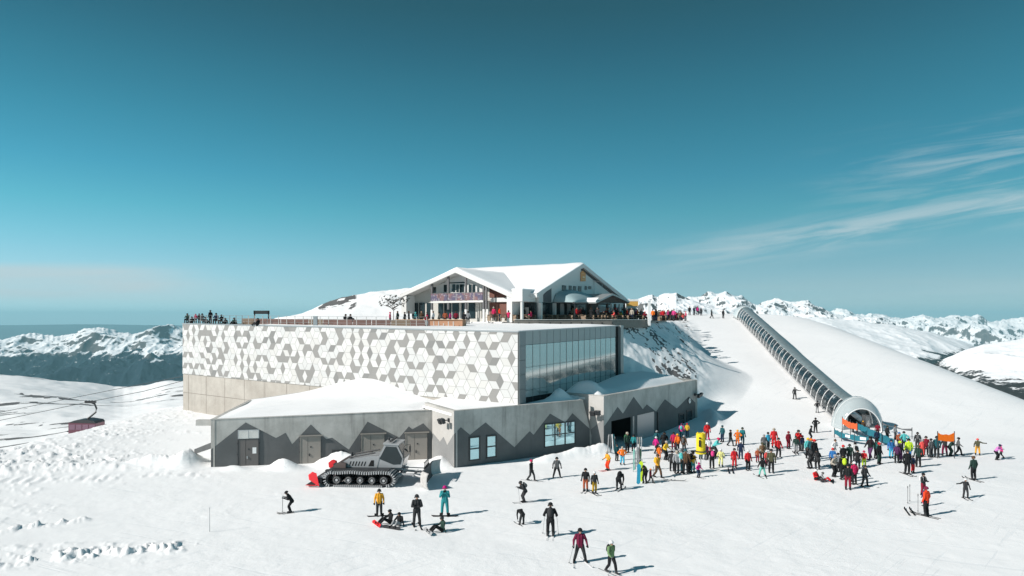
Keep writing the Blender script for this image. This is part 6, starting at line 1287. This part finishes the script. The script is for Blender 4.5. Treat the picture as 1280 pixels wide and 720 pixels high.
 (1164, 572, 24, 'stand', 200, 'grey', 'dgrey', 'h:black', '', 'person in grey jacket left of the orange banner'),
 (1171, 572, 27, 'stand', 170, 'dteal', 'black', 'h:black', '', 'person in dark teal jacket under the left end of the orange banner'),
 (1181, 570, 25, 'reach', 170, 'dgrey', 'maroon', 'h:dgrey', '', 'person in dark grey and maroon holding up the orange banner'),
 (1188, 570, 21, 'lean', 30, 'dgreen', 'dgreen', 'h:black', '', 'stooping person in dark green under the orange banner'),
 (1198, 569, 22, 'walk', 60, 'grey', 'black', 'h:black', '', 'person in grey jacket at the right end of the orange banner'),
 (1222, 569, 21, 'reach', 150, 'olive', 'gold', 'h:coral', '', 'person in olive jacket, golden trousers and coral helmet, alone right of the queue'),
 (1246, 575, 20, 'lean', 30, 'lilac', 'black', 'h:navy', '', 'person in a lilac-pink jacket at the far right'),
 (1251.5, 573, 17, 'walk', -120, 'pink', 'dgrey', 'h:lilac', '', 'pink-clad child behind the lilac-pink jacket at the far right'),
 (1217, 600, 30, 'stand', 190, 'dgreen', 'black', 'h:brown', 's:', 'person in dark green and black jacket standing apart at the right'),
 (1207, 623, 25, 'reach', -10, 'dgrey', 'dgrey', 'h:white', 's:', 'skier in dark grey with a white helmet and one arm stretched left'),
 (1154, 619, 28, 'cross', 20, 'dgrey', 'dred', 'h:black', 'k:white', 'dark figure with arms crossed just behind the orange-red jacket'),
 (1156, 633, 24, 'stand', 200, 'purple', 'crimson', 'h:black', '', 'person in purple and crimson hidden behind the orange-red jacket'),
 (1158, 645, 37, 'stand', -150, 'orangered', 'black', 'h:maroon', 's:', 'person in a bright orange-red jacket beside the upright skis'),
 # slope beside the conveyor and its top
 (993.5, 499, 15, 'reach', 160, 'dgrey', 'black', 'h:dgrey', 'B:black', 'dark figure standing halfway along the foot of the conveyor tunnel'),
 (1021.5, 516, 14.5, 'hips', 170, 'black', 'lgrey', 'h:black', '', 'person in black jacket and light grey trousers beside the lower tunnel'),
 (889.5, 398, 11, 'walk', 70, 'black', 'black', 'h:black', '', 'black figure walking across the top of the slope'),
 (904, 398, 11, 'stand', 20, 'dgrey', 'black', 'h:black', '', 'dark figure standing at the top of the slope near the tunnel end'),
 (862, 394, 11.5, 'stand', 0, 'black', 'black', 'h:black', '', 'leftmost of the four people at the edge of the slope top'),
 (867.5, 394, 11, 'stand', 40, 'navy', 'black', 'h:black', '', 'person in navy at the edge of the slope top, left of the magenta jacket'),
 (872, 394, 11, 'stand', 0, 'magenta', 'black', 'h:dred', '', 'person in magenta jacket at the edge of the slope top'),
 (876.5, 394.5, 9.5, 'stand', 0, 'dgrey', 'dgrey', 'h:black', '', 'rightmost of the four people at the edge of the slope top'),
 # in front of / inside the dome
 (1066, 541, 14, 'walk', 150, 'black', 'black', 'h:black', '', 'person in black entering the dome behind the orange-red banner'),
 (1079, 540, 14, 'stand', 180, 'brown', 'brown', 'h:gold', '', 'person in brown inside the dome opening'),
 (1086, 540, 14, 'stand', 180, 'lgrey', 'grey', 'h:lgrey', '', 'person in light grey inside the dome opening'),
 (1097, 546, 17, 'stand', 160, 'dred', 'black', 'h:black', '', 'person in dark red at the right side of the dome'),
]
for r in RW:
    px, py, h, pose, yaw, jk, tr, hd, gear, label = r
    o = rowp(px, py, h, pose, yaw, jk, tr, hd, ' '.join(g for g in gear.split() if g[0] != 'P'), label)
    if 'P2' in gear:
        for sd, nm in ((0, 'left'), (1, 'right')): pole_of(o, pose, sd, 'thin ski pole in the %s hand of the %s' % (nm, ' '.join(label.split()[:6])))
    if 'P1' in gear: pole_of(o, pose, 1 if px > 700 else 0, 'thin ski pole held by the %s' % ' '.join(label.split()[:9]), out=(.25, -.05))
# riders inside the tunnel
for s_, jk, nm in ((11.5, 'red', 'red'), (16.5, 'lime', 'lime-yellow'), (19, 'dred', 'dark red'), (47, 'magenta', 'magenta'), (7, 'black', 'black'), (30, 'dgrey', 'dark grey')):
    c = TA + TD * s_ - TN * 0.35; person((c.x, c.y, TUNZ(s_) + .06), 1.7, 'stand', 180, jk, 'black', 'h:black', '', 'rider in %s going up inside the glazed conveyor tunnel' % nm)

# ---- loose skis and boards
def loose(kind, col, loc, rot, label, group=None):
    o = bpy.data.objects.new('snowboard' if kind == 'board' else 'ski', HM[kind]); COL.objects.link(o); prm(o, fab(CLR[col])); o.rotation_euler = rot; o.location = loc
    tag(o, label, 'snowboard' if kind == 'board' else 'ski', group); return o
p = on_ground(798.5, 606); loose('board', 'lblue', p + V3(0, 0, .76), (R(-84), 0, R(8)), 'light blue snowboard planted upright in the snow before the ski rack')
p2_ = on_ground(799.5, 603); loose('board', 'lime', p2_ + V3(.12, 0, .80), (R(-86), 0, R(-14)), 'lime snowboard planted upright just behind the light blue one')
rack = empty('ski_rack', on_ground(797, 590), 0, 'slim ski rack crowned by tall upright skis left of the crowd', 'ski rack'); pr = rack.location.copy()
b = MB(); b.tube([pr + V3(-.35, 0, 0), pr + V3(-.35, 0, 1.0)], .03, None, 6); b.tube([pr + V3(.35, 0, 0), pr + V3(.35, 0, 1.0)], .03, None, 6); b.tube([pr + V3(-.38, 0, 1.0), pr + V3(.38, 0, 1.0)], .03, None, 6); b.build('frame', M_STEEL, rack)
for k, (dx_, c, hh_, nm) in enumerate(((-.28, 'mint', 0, 'mint green'), (-.16, 'white', .1, 'white'), (-.02, 'lgrey', .5, 'pale grey'), (.08, 'white', .75, 'tall white'), (.18, 'grey', .3, 'mid grey'), (.28, 'green', 0, 'dark green'))):
    loose('ski', c, pr + V3(dx_, .08 + .05 * (k % 2), .86 + hh_ * .5), (R(-88), 0, R(5 * (k - 3))), nm + ' ski standing upright in the slim ski rack')
p = on_ground(800, 575)
for k in range(3): loose('ski', ('lgrey', 'beige', 'white')[k], p + V3(-.2 + .18 * k, .2, 1.0), (R(-87), 0, R(8 * k)), ('light grey', 'beige', 'bright white')[k] + ' ski standing in the snow beyond the slim ski rack')
p = on_ground(765, 568)
for k in range(4): loose('ski', ('lgrey', 'grey', 'white', 'dteal')[k], p + V3(-.35 + .2 * k, 0, .85), (R(-80), R(6 - 4 * k), R(-20)), ('light grey', 'mid grey', 'white', 'dark teal')[k] + ' ski leaning upright at the left of the doorway')
for k, (x, y) in enumerate(((911, 590), (916, 590))): p = on_ground(x, y); loose('ski', 'black', p + V3(0, 0, .03), (0, 0, R(165)), ('left', 'right')[k] + ' black ski lying on the snow below the all-red suit')
for k, (x, y) in enumerate(((1134, 641), (1140.5, 641))): p = on_ground(x, y); loose('ski', 'black', p + V3(0, 0, .02), (0, 0, R(160)), ('left', 'right')[k] + ' black ski lying beside the orange-red jacket')
for k, (x, y, h, nm) in enumerate(((1134.7, 630, 1.15, 'left of the two stuck beside the orange-red jacket'), (1137.3, 628, 1.15, 'right of the two stuck beside the orange-red jacket'), (1147.5, 641, 1.15, 'nearest the orange-red jacket'), (817, 604, 1.2, 'between the lime backpack and the dark red child'))):
    p = on_ground(x, y); b = MB(); b.tube([p, p + V3(0, 0, h)], .012, None, 6); b.tube([p + V3(0, 0, h - .12), p + V3(0, 0, h + .02)], .022, None, 6); b.tube([p + V3(0, 0, .1), p + V3(0, 0, .11)], .05, None, 10); tag(b.build('ski_pole', M_DARK), 'ski pole stuck upright in the snow, ' + nm, 'ski pole')
p = on_ground(842, 601); tag(loose('ski', 'black', p + V3(0, 0, .03), (0, 0, R(80)), 'black ski lying flat in front of the group by the yellow sign'))

# ================================================================ the terrace crowd and furniture
def CHp(px, Y, z): return V3((px - CX) / F * Y, Y, z)
DECK = 11.9
tb0 = empty('picnic_table', (0, 0, 0), 0)
for nm, c, sz in (('table_top', (0, 0, .74), (1.6, .75, .05)), ('bench', (0, -.62, .45), (1.6, .28, .05)), ('bench', (0, .62, .45), (1.6, .28, .05)), ('leg', (-.6, 0, .36), (.08, 1.3, .72)), ('leg', (.6, 0, .36), (.08, 1.3, .72))):
    b = MB(); b.box(c, sz); b.build(nm, mat('bench_wood', (.22, .16, .11), .75, var=.2), tb0, loc=Z3)
TBS = [(617, 87.5, 'left of the chalet timber recess'), (629, 87.6, 'before the chalet timber recess'), (646, 87.4, 'just before the entrance canopy'), (661, 88, 'right of the entrance canopy'), (683, 89, 'before the right gable corner'), (699, 89.5, 'below the tall slit window'), (716, 90, 'before the canvas canopy'), (731, 90.2, 'right of centre before the canvas canopy'), (745, 90.5, 'at the left of the terrace crowd'), (758, 91, 'before the timber porch'), (771, 93.5, 'right of the timber porch'), (784, 95.5, 'below the orange kiosk'), (797, 97.5, 'left of the white pillar'), (826, 108, 'right of the white pillar'), (842, 116, 'near the far terrace corner')]
for i, (px, Y, lb) in enumerate(TBS):
    o = tb0 if i == 0 else tb0.copy()
    if i:
        COL.objects.link(o)
        for c in tb0.children: d = c.copy(); COL.objects.link(d); d.parent = o
    o.location = CHp(px, Y, DECK); o.rotation_euler = (0, 0, R(20 + 9 * (i % 4))); tag(o, 'brown picnic table ' + lb, 'table', 'picnic tables on the terrace')
rt = random.Random(11); used = {}
WARM = ['red', 'orange', 'coral', 'black', 'dgrey', 'white', 'pink', 'black', 'beige', 'navy', 'lgrey', 'orangered', 'crimson', 'dgreen', 'black', 'turq', 'grey', 'dred', 'yellow', 'fur']
NAMES = dict(dgrey='dark grey', lgrey='light grey', dgreen='dark green', dred='dark red', orangered='orange-red', turq='turquoise', fur='tan', lblue='light blue')
ZONES = [('before the canvas canopy', 712, 740, 89.5, 94, 11, .5), ('before the timber porch', 741, 770, 91.5, 97, 17, .35), ('below the orange kiosk', 771, 808, 95, 104, 21, .4), ('right of the white pillar', 815, 846, 103, 124, 20, .6), ('at the far terrace corner', 846, 858, 122, 134, 7, .9), ('near the fence before the chalet entrance', 610, 668, 86.9, 88.5, 5, .5)]
for zn, x0, x1, Y0, Y1, n_, pst in ZONES:
    for k in range(n_):
        px = x0 + (x1 - x0) * (k + rt.random() * .8) / n_; Y = Y0 + (Y1 - Y0) * rt.random(); jk = rt.choice(WARM); hat = rt.choice(['b', 'h', 'n']); hc_ = rt.choice(['black', 'white', 'red', 'grey', 'navy', 'beige'])
        st = rt.random() < pst; p = CHp(px, Y, DECK); 
        if px > 812: p.z = max(DECK - .02, tz(p.x, p.y)) if px > 846 else DECK - .02
        lab = 'person in %s %s, %s %s' % (NAMES.get(jk, jk), dict(b='and a %s beanie' % hc_, h='and a %s helmet' % hc_, n='with bare dark hair')[hat], 'standing' if st else 'seated', zn)
        person(p, 1.75 if st else 1.33, 'stand' if st else 'chair', rt.choice([0, 30, 90, 150, 200, 270, 320]), jk, rt.choice(['black', 'dgrey', 'navy']), hat + ':' + (hc_ if hat != 'n' else 'hair'), '', lab, 'people on the sunny terrace')
# viewers along the roof railing at left
for px, jk, pose, h, lb in ((234, 'dgreen', 'chair', 1.33, 'dark figure at the far left end of the roof railing'), (239, 'black', 'sit', 1.0, 'low dark figure second from the left end of the roof railing'), (244.5, 'crimson', 'stand', 1.25, 'crimson figure by the roof railing at left'), (249, 'black', 'stand', 1.3, 'black figure right of the crimson one by the roof railing'), (253, 'grey', 'chair', 1.33, 'grey figure seated by the roof railing'), (258, 'dgrey', 'sit', 1.0, 'dark grey figure sitting low by the roof railing'), (263, 'black', 'stand', 1.75, 'tallest black figure standing at the roof railing at left'), (270, 'navy', 'chair', 1.4, 'navy figure seated right of the tallest one at the roof railing'), (276.5, 'black', 'chair', 1.2, 'black figure seated left of the gap in the roof railing group'), (281, 'dgrey', 'sit', .9, 'low dark grey figure right of the roof railing group'), (292, 'dgreen', 'sit', .95, 'dark green figure sitting alone by the roof railing'), (321, 'black', 'sit', .95, 'black figure sitting under the sign frame')):
    Y = 91.5 - (px - 232) * .12 - .0; Y = Y + 1.6; x = (px - CX) / F * Y; person((x, Y, float(roofz(x, Y)) - .02 - (.1 if pose == 'sit' else 0)), h, pose, rt.choice([0, 60, 180, 240]), jk, 'black', 'h:black' if px != 244.5 else 'h:crimson', '', lb)
# deck chairs for the chair-seated viewers are hidden behind the low kerb; behind the planter bar
for k, (px, jk, lb) in enumerate(((487.5, 'crimson', 'person in crimson left of the planter bar'), (497, 'dgreen', 'dark green figure above the red end of the planter bar'), (506, 'black', 'black figure above the red end of the planter bar'), (511, 'dgrey', 'dark grey figure left of the turquoise helmet at the planter bar'), (519.5, 'turq', 'turquoise figure behind the planter bar'), (527, 'brown', 'brown figure behind the planter bar'), (534, 'black', 'black figure behind the middle of the planter bar'), (541.5, 'white', 'white-clad figure behind the planter bar'), (549, 'beige', 'beige figure behind the right half of the planter bar'), (556.5, 'rust', 'rust-coloured figure behind the right half of the planter bar'), (563, 'pink', 'pink figure behind the right half of the planter bar'), (570, 'dred', 'dark red figure near the right end of the planter bar'), (580, 'black', 'black figure just right of the planter bar'), (585, 'lgrey', 'light grey figure right of the planter bar'))):
    Y = 82.3 + (k % 3) * .6; x = (px - CX) / F * Y; z = 11.45; person((x, Y, z), 1.62 if k % 2 else 1.5, 'stand', rt.choice([0, 90, 180, 250]), jk, 'black', ('h:' + (jk if jk in ('turq', 'crimson') else 'black')) if k % 2 == 0 else 'n:hair', '', lb)
x = (533 - CX) / F * 76.5; person((x, 76.5, float(roofz(x, 76.5))), 1.3, 'lean', 30, 'dred', 'lgrey', 'h:crimson', '', 'person with dark red jacket leaning on the posts before the planter bar')
for px, lb in ((433, 'left one of two dark figures sitting above the grey roof-edge box'), (439, 'right one of two dark figures sitting above the grey roof-edge box')):
    Y = 84.5; x = (px - CX) / F * Y; person((x, Y, 11.75), .98, 'sit', 40, 'black', 'black', 'h:black', '', lb)
# little bare tree / parasol frame beside the bar
tr_ = empty('snowy_shrub', CHp(492, 88, 11.5), 0, 'small snow-laden dark shrub left of the chalet front', 'shrub'); b = MB(); rs = random.Random(5)
b.tube([CHp(492, 88, 11.5), CHp(492, 88, 13.0), CHp(494, 88, 14.6)], [.05, .04, .02], None, 6)
for k in range(16):
    z = 13.2 + rs.random() * 1.3; q = CHp(492, 88, z); d = V3(rs.uniform(-1.6, 1.7), rs.uniform(-.6, .6), rs.uniform(.1, .8)); b.tube([q, q + d * .5 + V3(0, 0, .1), q + d], [.05, .035, .015], None, 5)
b.build('branches', M_TW, tr_)
b = MB()
for k in range(90):
    q = CHp(492, 88, 14.3) + V3(rs.uniform(-1.8, 1.8), rs.uniform(-.7, .7), rs.uniform(-.6, .7)); a = rs.random() * 6; b.faces([q, q + V3(.26 * math.cos(a), .05, .26 * math.sin(a)), q + V3(.09, .2 * math.sin(a), .24)], [(0, 1, 2)])
b.build('foliage', mat('shrub_dark', (.03, .035, .03), .8), tr_)
